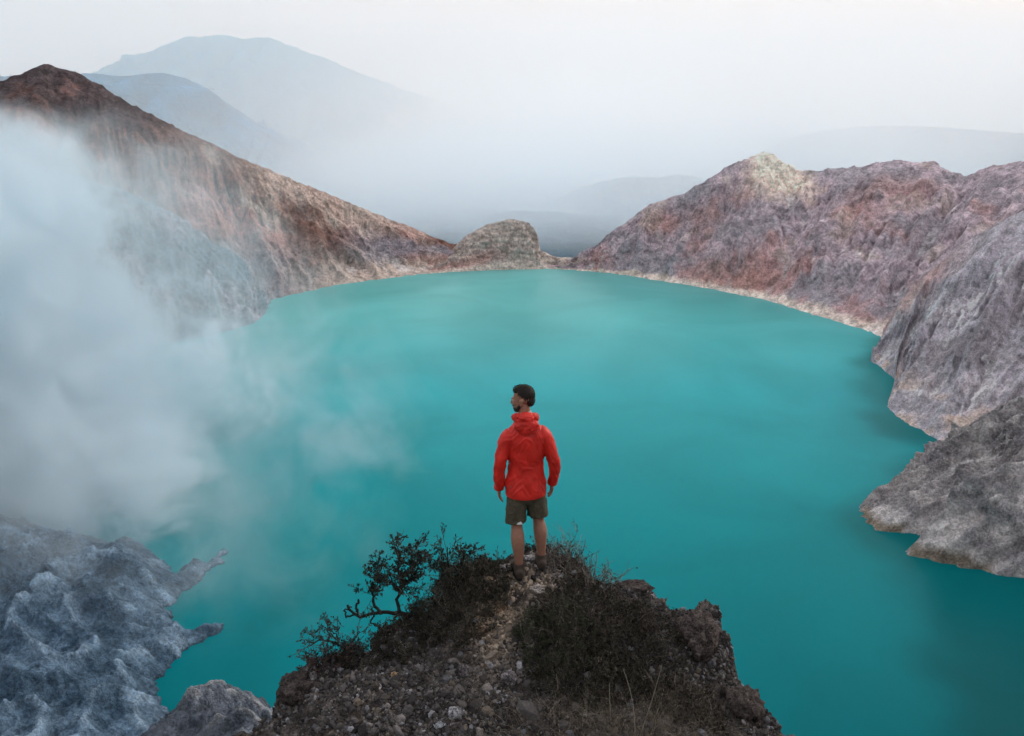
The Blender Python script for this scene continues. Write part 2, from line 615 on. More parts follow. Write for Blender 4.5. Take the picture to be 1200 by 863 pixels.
o = loft('crater_wall', [
    (1020, 423, 1036, 385, 720), (1048, 445, 1062, 345, 710), (1040, 478, 1120, 292, 690), (1072, 500, 1165, 264, 665),
    (1112, 524, 1215, 240, 640), (1150, 550, 1300, 215, 600), (1200, 590, 1420, 200, 560), (1300, 640, 1560, 190, 520)],
    330, 260, 1.05, col_mid, gully=13, gul_len=40, rough=3.0, rscale=30, edge=1.6, shear=-0.9, seed=5, dip=(-0.7, 0.2), ledge=1.8, bed=7, band=0.26, mat=NEARWALL, shore_amp=3)
tag(o, 'pale streaked grey cliff at the right shore above the dark headland', 'hill', kind='structure')

o = loft('headland', [
    (1116, 520, 1124, 511, 505), (1085, 540, 1138, 500, 490), (1050, 562, 1160, 484, 475), (1012, 588, 1200, 462, 460), (1008, 603, 1240, 445, 445),
    (1025, 622, 1280, 430, 430), (1078, 627, 1320, 418, 415), (1088, 640, 1360, 408, 400), (1062, 646, 1400, 400, 390),
    (1105, 660, 1450, 395, 375), (1200, 679, 1520, 390, 360), (1330, 720, 1650, 380, 340)],
    420, 240, 0.95, col_dark, gully=13, gul_len=26, rough=3.2, rscale=20, edge=2.5, shear=-0.8, seed=6, dip=(-0.55, 0.35), ledge=2.4, bed=6.5, band=0.30, mat=NEARWALL, shore_amp=5)
tag(o, 'dark grey rock headland jutting into the lake at the right edge', 'hill', kind='structure')


# ------------------------------------------------------------------ polygon based terrain
def poly_sd(x, y, poly):
    """signed distance, positive inside"""
    d = np.full(x.shape, 1e18)
    inside = np.zeros(x.shape, bool)
    n = len(poly)
    for i in range(n):
        ax, ay = poly[i]
        bx, by = poly[(i + 1) % n]
        ex, ey = bx - ax, by - ay
        t = np.clip(((x - ax) * ex + (y - ay) * ey) / (ex * ex + ey * ey + 1e-12), 0, 1)
        d = np.minimum(d, (x - ax - ex * t) ** 2 + (y - ay - ey * t) ** 2)
        c = ((ay > y) != (by > y)) & (x < (bx - ax) * (y - ay) / (by - ay + 1e-12) + ax)
        inside ^= c
    d = np.sqrt(d)
    return np.where(inside, d, -d)


def shore_rocks(name, pix, height, slope, nsc, seed, step, pal, pad=8, zmax=60, wiggle=2.0):
    poly = [tuple(L(a, b)[:2]) for a, b in pix]
    xs = np.array([p[0] for p in poly])
    ys = np.array([p[1] for p in poly])
    gx = np.arange(xs.min() - pad, xs.max() + pad, step)
    gy = np.arange(ys.min() - pad, ys.max() + pad, step)
    X, Y = np.meshgrid(gx, gy, indexing='ij')
    q = np.stack([X, Y, 0 * X + seed * 91.3], -1)
    wob = np.stack([fbm(q / 9 + 3, 4), fbm(q / 9 + 40, 4)], -1) * wiggle + np.stack([fbm(q / 3 + 13, 3), fbm(q / 3 + 50, 3)], -1) * 0.7
    sd = poly_sd(X + wob[..., 0], Y + wob[..., 1], poly)
    lump = ridged(q / (nsc * 1.35), 7, gain=0.48)
    lump2 = fbm(q / (nsc * 2.1) + 7, 4)
    base = height * (1 - np.exp(-np.maximum(sd, 0) / slope))
    Z = base * (1 + 0.55 * lump2 + 0.42 * lump) + np.minimum(sd, 0) * 0.9 + 0.25 * np.clip(sd, -1, 1) + 0.5 * fbm(q / 2.5, 4) * np.clip(sd + 0.5, 0, 1) + 0.4 * ridged(q / 7.5 + 4, 4) * np.clip(sd / 4, 0, 1)
    Zs = np.maximum(Z, -5)[::2, ::2]
    dZ = upsample(erode(Zs, step * 2, step * 2, 7, 7000, 60, seed + 20, K=0.5, er=0.07, sea=-0.5) - Zs, Z.shape)
    dZ = np.clip(dZ, -5, 3)
    gul = np.clip((dZ - blur(dZ, 10)) / 0.6, -1, 1)
    Z = np.maximum(Z + dZ, -5)
    n2 = fbm(q / 14 + 9, 4)
    c = mixc(pal[0], pal[1], sstep(-0.4, 0.5, n2 + 0.5 * lump))
    c = mixc(c, pal[2], sstep(0.2, 0.75, lump + 0.3 * n2) * 0.6)
    st = perlin(np.stack([(Z + 0.5 * X + 0.3 * Y + 3 * lump2) / 2.2, X / 50, Y / 50], -1))
    c = c * (1 + 0.10 * st)[..., None] * (1 + 0.28 * gul)[..., None]
    c = mixc(c, pal[1] * 1.1, np.clip(dZ / 1.2, 0, 1) * 0.6)
    c = mixc(c, pal[0] * 0.6, sstep(0.9, 0.1, Z))
    me = mesh_arrays(name, np.stack([X, Y, Z], -1).reshape(-1, 3), grid_faces(*X.shape), True, c.reshape(-1, 3))
    return link(name, me, NEARWALL)


pal_b = [np.array(srgb(66, 86, 104)), np.array(srgb(98, 120, 140)), np.array(srgb(140, 162, 182))]  # thin blue mist over these rocks is put into their colour
o = shore_rocks('shore_rocks', [
    (-260, 640), (-120, 622), (-20, 618), (70, 625), (130, 636), (165, 640), (188, 652), (202, 668), (208, 676), (216, 662), (232, 658), (246, 662), (256, 650), (261, 642),
    (267, 646), (260, 660), (246, 668), (234, 684), (212, 697), (200, 712), (204, 734), (222, 740), (240, 735), (256, 732), (260, 741), (242, 750), (222, 760), (198, 780),
    (186, 805), (200, 850), (220, 960), (-300, 1040), (-500, 900)], 17, 16, 17, 1, 0.55, pal_b)
tag(o, 'bluish lumpy lakeshore rock with two narrow spits in the lower left corner', 'rocks', kind='structure')
pal_c = [np.array(srgb(72, 78, 88)), np.array(srgb(106, 112, 122)), np.array(srgb(168, 168, 168))]
o = shore_rocks('rock_hump', [
    (120, 905), (170, 850), (205, 830), (240, 818), (272, 812), (300, 822), (330, 838), (352, 870), (370, 960), (330, 1060), (150, 1060)], 15, 9, 13, 2, 0.4, pal_c)
tag(o, 'pointed grey rock hump beside the gravel slope at the lower left', 'rocks', kind='structure')

# ------------------------------------------------------------------ lake
def lake():
    m, nt, b = new_mat('lake_water')
    N = nt.nodes
    Lk = nt.links.new
    geo = N.new('ShaderNodeNewGeometry')
    n1 = N.new('ShaderNodeTexNoise')
    n1.inputs['Scale'].default_value = 0.007
    n1.inputs['Detail'].default_value = 7
    n1.inputs['Distortion'].default_value = 0.9
    Lk(geo.outputs['Position'], n1.inputs['Vector'])
    mx = N.new('ShaderNodeMix')
    mx.data_type = 'RGBA'
    mr = N.new('ShaderNodeMapRange')
    mr.inputs[1].default_value = 0.3
    mr.inputs[2].default_value = 0.7
    Lk(n1.outputs['Fac'], mr.inputs[0])
    Lk(mr.outputs[0], mx.inputs[0])
    mx.inputs[6].default_value = (0.85, 0.93, 0.93, 1)
    mx.inputs[7].default_value = (1.3, 1.22, 1.22, 1)
    # paler toward the far end: haze over the lake painted into its colour
    sx = N.new('ShaderNodeSeparateXYZ')
    Lk(geo.outputs['Position'], sx.inputs[0])
    far = N.new('ShaderNodeMapRange')
    far.inputs[1].default_value = 150
    far.inputs[2].default_value = 1150
    Lk(sx.outputs['Y'], far.inputs[0])
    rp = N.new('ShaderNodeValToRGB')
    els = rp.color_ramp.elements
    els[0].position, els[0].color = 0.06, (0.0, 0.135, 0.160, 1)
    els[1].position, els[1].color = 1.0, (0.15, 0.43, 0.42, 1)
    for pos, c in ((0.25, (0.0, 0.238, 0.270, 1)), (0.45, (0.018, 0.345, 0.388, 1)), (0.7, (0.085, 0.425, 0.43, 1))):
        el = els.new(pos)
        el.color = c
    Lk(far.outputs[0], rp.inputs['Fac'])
    mx2 = N.new('ShaderNodeMix')
    mx2.data_type = 'RGBA'
    mx2.blend_type = 'MULTIPLY'
    mx2.inputs[0].default_value = 1
    Lk(rp.outputs['Color'], mx2.inputs[6])
    Lk(mx.outputs[2], mx2.inputs[7])
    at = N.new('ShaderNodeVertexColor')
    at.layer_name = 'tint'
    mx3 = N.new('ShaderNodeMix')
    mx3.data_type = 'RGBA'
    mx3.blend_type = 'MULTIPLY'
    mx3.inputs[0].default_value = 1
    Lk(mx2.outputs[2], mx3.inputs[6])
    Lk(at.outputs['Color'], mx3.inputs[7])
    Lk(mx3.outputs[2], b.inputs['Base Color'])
    b.inputs['Specular IOR Level'].default_value = 0.07
    b.inputs['Roughness'].default_value = 0.3
    b.inputs['IOR'].default_value = 1.33
    n2 = N.new('ShaderNodeTexNoise')
    n2.inputs['Scale'].default_value = 0.35
    n2.inputs['Detail'].default_value = 4
    Lk(geo.outputs['Position'], n2.inputs['Vector'])
    bp = N.new('ShaderNodeBump')
    bp.inputs['Strength'].default_value = 0.25
    bp.inputs['Distance'].default_value = 0.12
    Lk(n2.outputs['Fac'], bp.inputs['Height'])
    Lk(bp.outputs[0], b.inputs['Normal'])
    n = 320
    X, Y = np.meshgrid(np.linspace(-900, 900, n), np.linspace(60, 1200, n), indexing='ij')
    # darker shallow water along the right shore; nearer the viewer a painted dark reflection
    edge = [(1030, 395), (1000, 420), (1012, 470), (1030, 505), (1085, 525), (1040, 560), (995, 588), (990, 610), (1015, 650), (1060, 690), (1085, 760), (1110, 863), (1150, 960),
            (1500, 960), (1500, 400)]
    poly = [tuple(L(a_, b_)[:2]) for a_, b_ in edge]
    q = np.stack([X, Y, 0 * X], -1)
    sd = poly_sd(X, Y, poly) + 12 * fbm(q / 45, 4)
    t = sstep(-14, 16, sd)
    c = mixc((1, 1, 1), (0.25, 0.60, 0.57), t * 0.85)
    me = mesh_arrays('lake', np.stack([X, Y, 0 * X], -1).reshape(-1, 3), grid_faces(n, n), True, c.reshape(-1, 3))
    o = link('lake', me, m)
    tag(o, 'milky turquoise crater lake filling the basin', 'lake', kind='structure')


lake()

# ------------------------------------------------------------------ land outside the crater
FAR = rock_mat('far_slope', 0.004, 0.8, var=0.5, dark=0.55)


def valley():
    n = 160
    xs = np.sign(np.linspace(-1, 1, n)) * np.abs(np.linspace(-1, 1, n)) ** 2.5 * 30000
    ys = np.sign(np.linspace(-1, 1, n)) * np.abs(np.linspace(-1, 1, n)) ** 2.5 * 40000
    X, Y = np.meshgrid(xs, ys, indexing='ij')
    q = np.stack([X, Y, 0 * X], -1)
    Z = -70 + 0 * X + 60 * fbm(q / 900, 5) * sstep(1500, 2200, np.hypot(X, Y))
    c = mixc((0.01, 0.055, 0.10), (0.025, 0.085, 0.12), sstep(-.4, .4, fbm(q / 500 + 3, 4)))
    o = link('ground', mesh_arrays('ground', np.stack([X, Y, Z], -1).reshape(-1, 3), grid_faces(n, n), True, c.reshape(-1, 3)), FAR)
    tag(o, 'dark blue green valley land outside the crater, lost in haze', 'ground', kind='structure')


valley()


def far_range(name, ridge, depth, thick, base, colour, seed, label, nu=520, nv=110, amp=0.17, cat='mountain'):
    """a distant mountain: ridge drawn as (px,py) at a given distance, slopes falling to both sides"""
    pts = np.array([D(a, b, depth) for a, b in ridge])
    a6 = np.concatenate([pts, pts], 1)
    a, t = resample(a6, nu)
    Rg = a[:, :3]
    vs = np.linspace(-1, 1, nv)
    P = np.zeros((nu, nv, 3))
    for j, v in enumerate(vs):
        P[:, j, 0] = Rg[:, 0]
        P[:, j, 1] = Rg[:, 1] + v * thick
        P[:, j, 2] = base + (Rg[:, 2] - base) * (1 - abs(v)) ** 1.25
    H = (Rg[:, 2] - base).max()
    q = P / H
    V = np.broadcast_to(np.abs(vs)[None], P.shape[:2])
    warp = fbm(q * 1.2 + seed, 3)
    gu = ridged(np.stack([q[..., 0] * 2.2 + 0.4 * warp, V * 0.9 + seed, 0.4 * warp], -1), 5)
    P[..., 2] += amp * H * gu * np.clip(V * 5, 0.05, 1) * np.clip((1 - V) * 3, 0, 1)
    P[..., 2] += 0.012 * H * fbm(q * 14 + seed, 5, gain=0.65) * np.clip((1 - V) * 3, 0, 1)
    c = mixc(np.array(colour) * 0.7, np.array(colour) * 1.3, sstep(-0.4, 0.5, gu + 0.4 * warp))  # blue of the distant haze is put into the slope colour
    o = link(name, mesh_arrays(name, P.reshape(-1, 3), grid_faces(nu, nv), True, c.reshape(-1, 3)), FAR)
    tag(o, label, cat, kind='structure')
    return o


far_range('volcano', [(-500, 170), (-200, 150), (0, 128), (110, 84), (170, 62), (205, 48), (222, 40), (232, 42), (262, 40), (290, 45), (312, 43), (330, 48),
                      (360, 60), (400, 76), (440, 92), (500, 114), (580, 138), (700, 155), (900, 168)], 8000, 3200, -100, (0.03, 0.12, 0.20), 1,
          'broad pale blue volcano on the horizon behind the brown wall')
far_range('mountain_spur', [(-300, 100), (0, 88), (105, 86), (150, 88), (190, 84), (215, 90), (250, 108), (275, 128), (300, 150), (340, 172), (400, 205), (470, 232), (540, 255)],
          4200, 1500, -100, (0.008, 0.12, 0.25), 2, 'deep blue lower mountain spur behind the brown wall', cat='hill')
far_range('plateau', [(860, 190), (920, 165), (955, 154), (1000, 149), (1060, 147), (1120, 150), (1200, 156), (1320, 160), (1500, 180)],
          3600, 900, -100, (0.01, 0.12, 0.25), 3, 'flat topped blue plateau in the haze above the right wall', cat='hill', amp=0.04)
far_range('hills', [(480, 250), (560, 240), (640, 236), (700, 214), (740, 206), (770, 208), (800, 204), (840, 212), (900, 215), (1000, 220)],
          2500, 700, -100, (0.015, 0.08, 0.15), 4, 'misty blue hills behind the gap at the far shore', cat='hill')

# ------------------------------------------------------------------ foreground spur
ZP_Y = np.array([-6, -3, 0, 2, 3.5, 4.6, 5.4, 6.1, 6.8, 7.2, 7.6, 8.5, 10, 14])
ZP_Z = np.array([-1.4, -1.6, -1.8, -3.3, -4.35, -4.6, -4.5, -4.27, -3.99, -3.97, -4.05, -4.7, -6.4, -12])


def zc(y):
    return np.interp(y, ZP_Y, ZP_Z)


def G0(px, py):
    """pixel -> plan point on the spur's centre profile"""
    d = ray(px, py)
    ts = np.linspace(3.0, 11, 3000)
    z = d[2] * ts
    f = z - zc(d[1] * ts)
    k = np.argmax(f < 0)
    return d[0] * ts[k], d[1] * ts[k]


OUT = [(235, 900), (282, 855), (304, 832), (328, 805), (333, 785), (360, 765), (415, 745), (465, 722), (500, 700), (535, 662), (572, 642),
       (610, 634), (650, 634), (690, 650), (722, 664), (757, 670), (764, 690), (800, 702), (828, 700), (852, 728), (846, 762), (862, 788), (894, 800), (904, 835), (930, 862), (975, 900)]
POLY = [G0(a, b) for a, b in OUT]
POLY = [(-2.1, -6), (-2.0, 2.0)] + POLY + [(2.4, 2.0), (2.6, -6)]


def slope_z(x, y):
    q = np.stack([x, y, 0 * x + 5], -1)
    return np.minimum(197, 189 - 1.2 * y) + 5 * fbm(q / 30, 4) * np.clip((np.hypot(x, y) - 12) / 30, 0, 1)


def knoll_exact(x, y):
    x = np.asarray(x, float)
    y = np.asarray(y, float)
    q = np.stack([x, y, 0 * x + 2.2], -1)
    w = 0.15
    sd = poly_sd(x + w * fbm(q * 2.2 + 3, 4), y + w * fbm(q * 2.2 + 30, 4), POLY) + 0.06
    z = CAM_Z + zc(y)
    z = z + np.clip(sd, -0.2, 1.2) * 0.10 - 0.08
    z = z - 0.16 * np.exp(-np.maximum(sd, 0) / 0.22) * np.where(sd > 0, 1, 0) - np.where(sd <= 0, 0.16, 0)
    dn = np.maximum(-sd, 0)
    z = z - (3.2 * dn + 0.5 * dn * (dn > 0.4)) * (1 + 0.25 * fbm(q * 1.5 + 11, 3))
    z = z + 0.07 * fbm(q * 1.3 + 8, 5, gain=0.55) + 0.05 * ridged(q * 2.2 + 1, 4) + 0.02 * fbm(q * 9, 3)
    far = np.maximum(dn - 0.6, 0)
    z = z + 0.35 * fbm(np.stack([x, y, z], -1) * 0.8, 4) * np.clip(far, 0, 1)
    z = z + 0.10 * ridged(q * 3.1 + 6, 4) * np.exp(-(sd / 0.3) ** 2)
    # level standing place under the person
    st = np.exp(-(((x - 0.13) / 0.32) ** 2 + ((y - 6.83) / 0.26) ** 2) ** 2)
    z = z * (1 - st) + (CAM_Z - 3.985 + 0.25 * (y - 6.80) * 0.9) * st
    return np.maximum(z, slope_z(x, y) - 0.6)


SOIL = rock_mat('dark_soil', 9.0, 0.9, var=0.7, dark=0.45, bdist=0.35, fine=0.5, fscale=6.0)


GX = np.arange(-5.2, 5.6, 0.026)
GY = np.arange(-5.5, 11.5, 0.03)
_X, _Y = np.meshgrid(GX, GY, indexing='ij')
GZ = knoll_exact(_X, _Y)


def knoll_h(x, y):
    """height of the outcrop mesh at any point"""
    x = np.asarray(x, float)
    y = np.asarray(y, float)
    u = np.clip((x - GX[0]) / 0.026, 0, len(GX) - 1.001)
    v = np.clip((y - GY[0]) / 0.03, 0, len(GY) - 1.001)
    i, j = u.astype(int), v.astype(int)
    a, b = u - i, v - j
    return (GZ[i, j] * (1 - a) + GZ[i + 1, j] * a) * (1 - b) + (GZ[i, j + 1] * (1 - a) + GZ[i + 1, j + 1] * a) * b


def spur():
    X, Y, Z = _X, _Y, GZ
    q = np.stack([X, Y, Z], -1)
    n = fbm(q * 1.4, 4)
    n2 = fbm(q * 6 + 5, 4)
    c = mixc(srgb(58, 53, 51), srgb(92, 84, 80), sstep(-0.3, 0.5, n2))
    tan = np.exp(-(((X + 0.18) / 0.22) ** 2 + ((Y - 6.45) / 0.45) ** 2))
    c = mixc(c, srgb(172, 150, 128), np.clip(tan * 1.1 * sstep(-0.5, 0.3, n2), 0, 1))
    c = mixc(c, srgb(46, 42, 40), sstep(0.1, 0.6, -n) * 0.7)
    o = link('rock_spur', mesh_arrays('rock_spur', q.reshape(-1, 3), grid_faces(*X.shape), True, c.reshape(-1, 3)), SOIL)
    tag(o, 'dark gravelly rock outcrop the person stands on above the lake', 'rock outcrop', kind='structure')
    # the inner crater slope that falls from the rim under the outcrop to the water
    gx = np.sign(np.linspace(-1, 1, 150)) * np.abs(np.linspace(-1, 1, 150)) ** 1.6 * 700
    gy = np.concatenate([np.linspace(-900, -12, 30), np.linspace(-10, 175, 120)])
    X, Y = np.meshgrid(gx, gy, indexing='ij')
    Z = slope_z(X, Y)
    q = np.stack([X, Y, Z], -1)
    c = mixc(srgb(70, 66, 66), srgb(110, 104, 102), sstep(-0.3, 0.5, fbm(q / 20, 4)))
    o = link('crater_slope', mesh_arrays('crater_slope', q.reshape(-1, 3), grid_faces(*X.shape), True, c.reshape(-1, 3)), NEARWALL)
    tag(o, 'steep inner crater slope falling below the outcrop to the water', 'slope', kind='structure')


spur()


def G(px, py):
    """pixel -> point on the real outcrop surface"""
    d = ray(px, py)
    ts = np.linspace(3.0, 10, 1600)
    X, Y, Z = d[0] * ts, d[1] * ts, CAM_Z + d[2] * ts
    f = Z - knoll_h(X, Y)
    k = int(np.argmax(f < 0))
    if f[k] >= 0:
        k = int(np.argmin(f))
    return np.array([X[k], Y[k], Z[k]])


# ------------------------------------------------------------------ stones
import bmesh


def ico(sub):
    bm = bmesh.new()
    bmesh.ops.create_icosphere(bm, subdivisions=sub, radius=1)
    v = np.array([q.co[:] for q in bm.verts])
    f = np.array([[q.index for q in p.verts] for p in bm.faces])
    bm.free()
    return v, f


I1 = ico(1)
I3 = ico(4)
STONE = tint_mat('gravel_stone', rough=0.9, nscale=60, amt=0.3, bump=0.4)


def euler_mats(n):
    a = rng.normal(size=(n, 4))
    a /= np.linalg.norm(a, axis=1)[:, None]
    w, x, y, z = a.T
    return np.stack([np.stack([1 - 2 * (y * y + z * z), 2 * (x * y - z * w), 2 * (x * z + y * w)], -1),
                     np.stack([2 * (x * y + z * w), 1 - 2 * (x * x + z * z), 2 * (y * z - x * w)], -1),
                     np.stack([2 * (x * z - y * w), 2 * (y * z + x * w), 1 - 2 * (x * x + y * y)], -1)], 1)


def gravel():
    n = 44000
    # thrown evenly over the part of the outcrop that can be seen from its upper end
    px = rng.uniform(280, 930, n)
    py = rng.uniform(630, 885, n)
    d = np.stack([(px - 600) / F, CP + (431.5 - py) / F * SP, -SP + (431.5 - py) / F * CP], -1)
    ts = np.linspace(5.0, 9.5, 260)
    hit = np.full(n, np.nan)
    for t in ts:
        todo = np.isnan(hit)
        if not todo.any():
            break
        p = d[todo] * t
        f = p[:, 2] + CAM_Z < knoll_h(p[:, 0], p[:, 1])
        idx = np.where(todo)[0][f]
        hit[idx] = t
    ok = ~np.isnan(hit)
    p = d[ok] * hit[ok][:, None]
    x, y = p[:, 0], p[:, 1]
    sd = poly_sd(x, y, POLY)
    ok = sd > -1.2
    x, y = x[ok], y[ok]
    q = np.stack([x, y, 0 * x], -1)
    dens = sstep(-0.5, 0.15, fbm(q * 1.6 + 40, 3))
    keep = rng.uniform(size=len(x)) < 0.35 + 0.65 * dens
    x, y = x[keep], y[keep]
    m = len(x)
    z = knoll_h(x, y)
    size = np.clip(np.exp(rng.normal(math.log(0.0088), 0.5, m)), 0.004, 0.036)
    size = np.where(rng.uniform(size=m) < 0.018, size * 2.4, size)
    v, f = I1
    rot = euler_mats(m)
    sc = size[:, None] * rng.uniform(0.45, 1.45, (m, 3))
    jit = 1 + rng.normal(0, 0.16, (m, len(v), 1))
    vv = v[None] * jit * sc[:, None, :]
    vv = np.einsum('nij,nkj->nki', rot, vv)
    vv += np.stack([x, y, z + size * 0.15], -1)[:, None, :]
    ff = f[None] + (np.arange(m) * len(v))[:, None, None]
    b = np.exp(rng.normal(0, 0.5, m))
    hue = rng.uniform(size=m)
    c = np.array([0.072, 0.064, 0.063])[None] * b[:, None]
    c = np.where((hue > 0.9)[:, None], np.array([0.12, 0.098, 0.08])[None] * np.clip(b, .5, 1.6)[:, None], c)
    c = np.where((hue < 0.10)[:, None], np.array([0.17, 0.17, 0.185])[None] * np.clip(b, .5, 1.7)[:, None], c)
    strip = np.exp(-(((x + 0.16) / 0.20) ** 2 + ((y - 6.40) / 0.42) ** 2)) + 0.8 * np.exp(-(((x - 0.15) / 0.3) ** 2 + ((y - 6.72) / 0.16) ** 2))
    c = mixc(c, np.array([0.34, 0.265, 0.20])[None] * np.clip(b, .5, 1.5)[:, None], np.clip(strip, 0, 1) * (rng.uniform(size=m) < 0.75))
    c = np.clip(c, 0.01, 0.5)
    c = np.repeat(c, len(v), 0)
    o = link('gravel', mesh_arrays('gravel', vv.reshape(-1, 3), ff.reshape(-1, 3), False, c), STONE)
    tag(o, 'loose dark grey gravel and pebbles covering the outcrop', 'gravel', kind='stuff')


gravel()

BOULDER = rock_mat('boulder_rock', 14.0, 0.9, var=0.6, dark=0.45, bdist=0.5, fine=0.5, fscale=4.0)


def boulder(name, px, py, size, c, label, seed, squash=(1, 1, 1), sink=0.48, group=None):
    p = G(px, py)
    v, f = I3
    q = v * 1.0
    dsp = 1 + 0.40 * fbm(q * 1.1 + seed * 7.7, 6, gain=0.58) + 0.2 * ridged(q * 2.3 + seed, 5)
    # a few flat cleavage planes
    r_ = np.random.default_rng(seed)
    q = q * dsp[:, None]
    for _ in range(7):
        nrm = r_.normal(size=3)
        nrm /= np.linalg.norm(nrm)
        h = r_.uniform(0.7, 1.0)
        ex = np.maximum(q @ nrm - h, 0)
        q = q - nrm[None] * (ex * 0.6)[:, None]
    q = q * (1 + 0.10 * fbm(v * 6 + seed, 4, gain=0.6))[:, None]
    q = q * np.array(squash) * size
    q = q + np.array([0, 0, size * squash[2] * (1 - 2 * sink)])
    n = fbm(v * 2 + seed, 4)
    col = mixc(np.array(c) * 0.7, np.array(c) * 1.25, sstep(-0.4, 0.4, n))
    o = link(name, mesh_arrays(name, q, f, True, col), BOULDER)
    o.location = p
    tag(o, label, 'rock', group)
    return o


RK = np.array(srgb(92, 82, 79))
boulder('rock', 745, 692, 0.13, RK * 0.6, 'dark flat topped rock at the upper right brink of the outcrop', 1, (1.3, 0.9, 0.6))
boulder('rock', 820, 748, 0.19, RK * 0.75, 'big brownish rock bulging over the right brink of the outcrop', 2, (0.85, 1.2, 1.05))
boulder('rock', 872, 836, 0.19, RK * 0.65, 'tall rock at the lower right brink of the outcrop', 3, (0.85, 1.2, 1.0))
boulder('rock', 350, 806, 0.17, RK * 0.65, 'brown rock at the left brink below the low dead scrub', 4, (1.1, 1.2, 0.75))
boulder('stone', 533, 838, 0.062, np.array(srgb(160, 158, 162)), 'pale grey roundish stone on the gravel near the bottom centre', 5, (1, 0.8, 0.8))
boulder('stone', 515, 850, 0.05, np.array(srgb(150, 152, 158)), 'flat pale stone just below the roundish pale stone', 6, (1.1, 0.7, 0.5))
boulder('stone', 463, 793, 0.036, np.array(srgb(176, 146, 116)), 'tan stone alone on the gravel left of centre', 7)
boulder('stone', 545, 790, 0.07, np.array(srgb(112, 106, 108)), 'grey upright stone in the gravel below the dark bush', 8, (0.7, 0.7, 1.1))
boulder('stone', 598, 795, 0.06, np.array(srgb(120, 114, 116)), 'grey stone beside the bare gravel in the middle of the slope', 9)
boulder('stone', 578, 715, 0.10, np.array(srgb(150, 126, 106)), 'tan crumbly rock on the bare strip below the feet', 10, (1, 0.8, 0.8))
boulder('stone', 560, 742, 0.09, np.array(srgb(140, 116, 98)), 'tan rock at the lower end of the bare strip', 11, (1, 0.8, 0.7))
boulder('stone', 592, 668, 0.055, np.array(srgb(178, 172, 172)), 'small whitish stone to the left of the feet', 12, (1, 0.7, 0.7), sink=0.25)
boulder('stone', 572, 683, 0.05, np.array(srgb(172, 150, 124)), 'ochre stone on the ground left of the feet by the bush', 13, (1, 0.8, 0.8), sink=0.25)
boulder('stone', 629, 690, 0.06, np.array(srgb(170, 160, 156)), 'pale stone on the ground just in front of the shoes', 14, (1.2, 0.8, 0.6))
boulder('stone', 622, 655, 0.05, np.array(srgb(176, 172, 172)), 'whitish flat stone between the two feet', 15, (1.2, 0.7, 0.5), sink=0.25)
boulder('stone', 832, 778, 0.055, np.array(srgb(132, 130, 134)), 'grey stone below the big rock at the right brink', 17, (0.8, 0.8, 1.0), sink=0.25)


# ------------------------------------------------------------------ plants
def tubes(paths, radii, sides=3):
    """paths (N,K,3), radii (N,K) -> verts, quads"""
    paths = np.asarray(paths, float)
    N_, K, _ = paths.shape
    tan = np.gradient(paths, axis=1)
    tan /= np.linalg.norm(tan, axis=2, keepdims=True) + 1e-9
    ref = np.tile(np.array([0.31, 0.52, 0.79]), (N_, K, 1))
    a = np.cross(tan, ref)
    a /= np.linalg.norm(a, axis=2, keepdims=True) + 1e-9
    b = np.cross(tan, a)
    ang = np.arange(sides) * 2 * math.pi / sides
    v = paths[:, :, None, :] + radii[:, :, None, None] * (a[:, :, None, :] * np.cos(ang)[None, None, :, None] + b[:, :, None, :] * np.sin(ang)[None, None, :, None])
    base = (np.arange(N_) * K * sides)[:, None, None]
    k = np.arange(K - 1)[None, :, None] * sides
    s = np.arange(sides)[None, None, :]
    s2 = (s + 1) % sides
    f = np.stack([base + k + s, base + k + s2, base + k + sides + s2, base + k + sides + s], -1)
    return v.reshape(-1, 3), f.reshape(-1, 4)


def leaves(cent, dirs, length, width):
    n = len(cent)
    d = dirs / (np.linalg.norm(dirs, axis=1, keepdims=True) + 1e-9)
    r = rng.normal(size=(n, 3))
    s = np.cross(d, r)
    s /= np.linalg.norm(s, axis=1, keepdims=True) + 1e-9
    ln = length[:, None]
    w = width[:, None]
    up = np.cross(s, d)
    v = np.stack([cent, cent + d * ln * 0.45 + s * w + up * w * 0.3, cent + d * ln, cent + d * ln * 0.45 - s * w + up * w * 0.3], 1)
    f = np.arange(n * 4).reshape(n, 4)
    return v.reshape(-1, 3), f


TWIG = tint_mat('twig_bark', rough=0.9, nscale=25, amt=0.35)
LEAF = tint_mat('scrub_leaf', rough=0.75, nscale=12, amt=0.45)


def rnd_tint(n, per, c0, c1, sd=0.3):
    t = rng.uniform(size=(n, 1))
    c = (np.array(c0)[None] * (1 - t) + np.array(c1)[None] * t) * np.exp(rng.normal(0, sd, (n, 1)))
    return np.repeat(np.clip(c, 0.003, 0.6), per, 0)


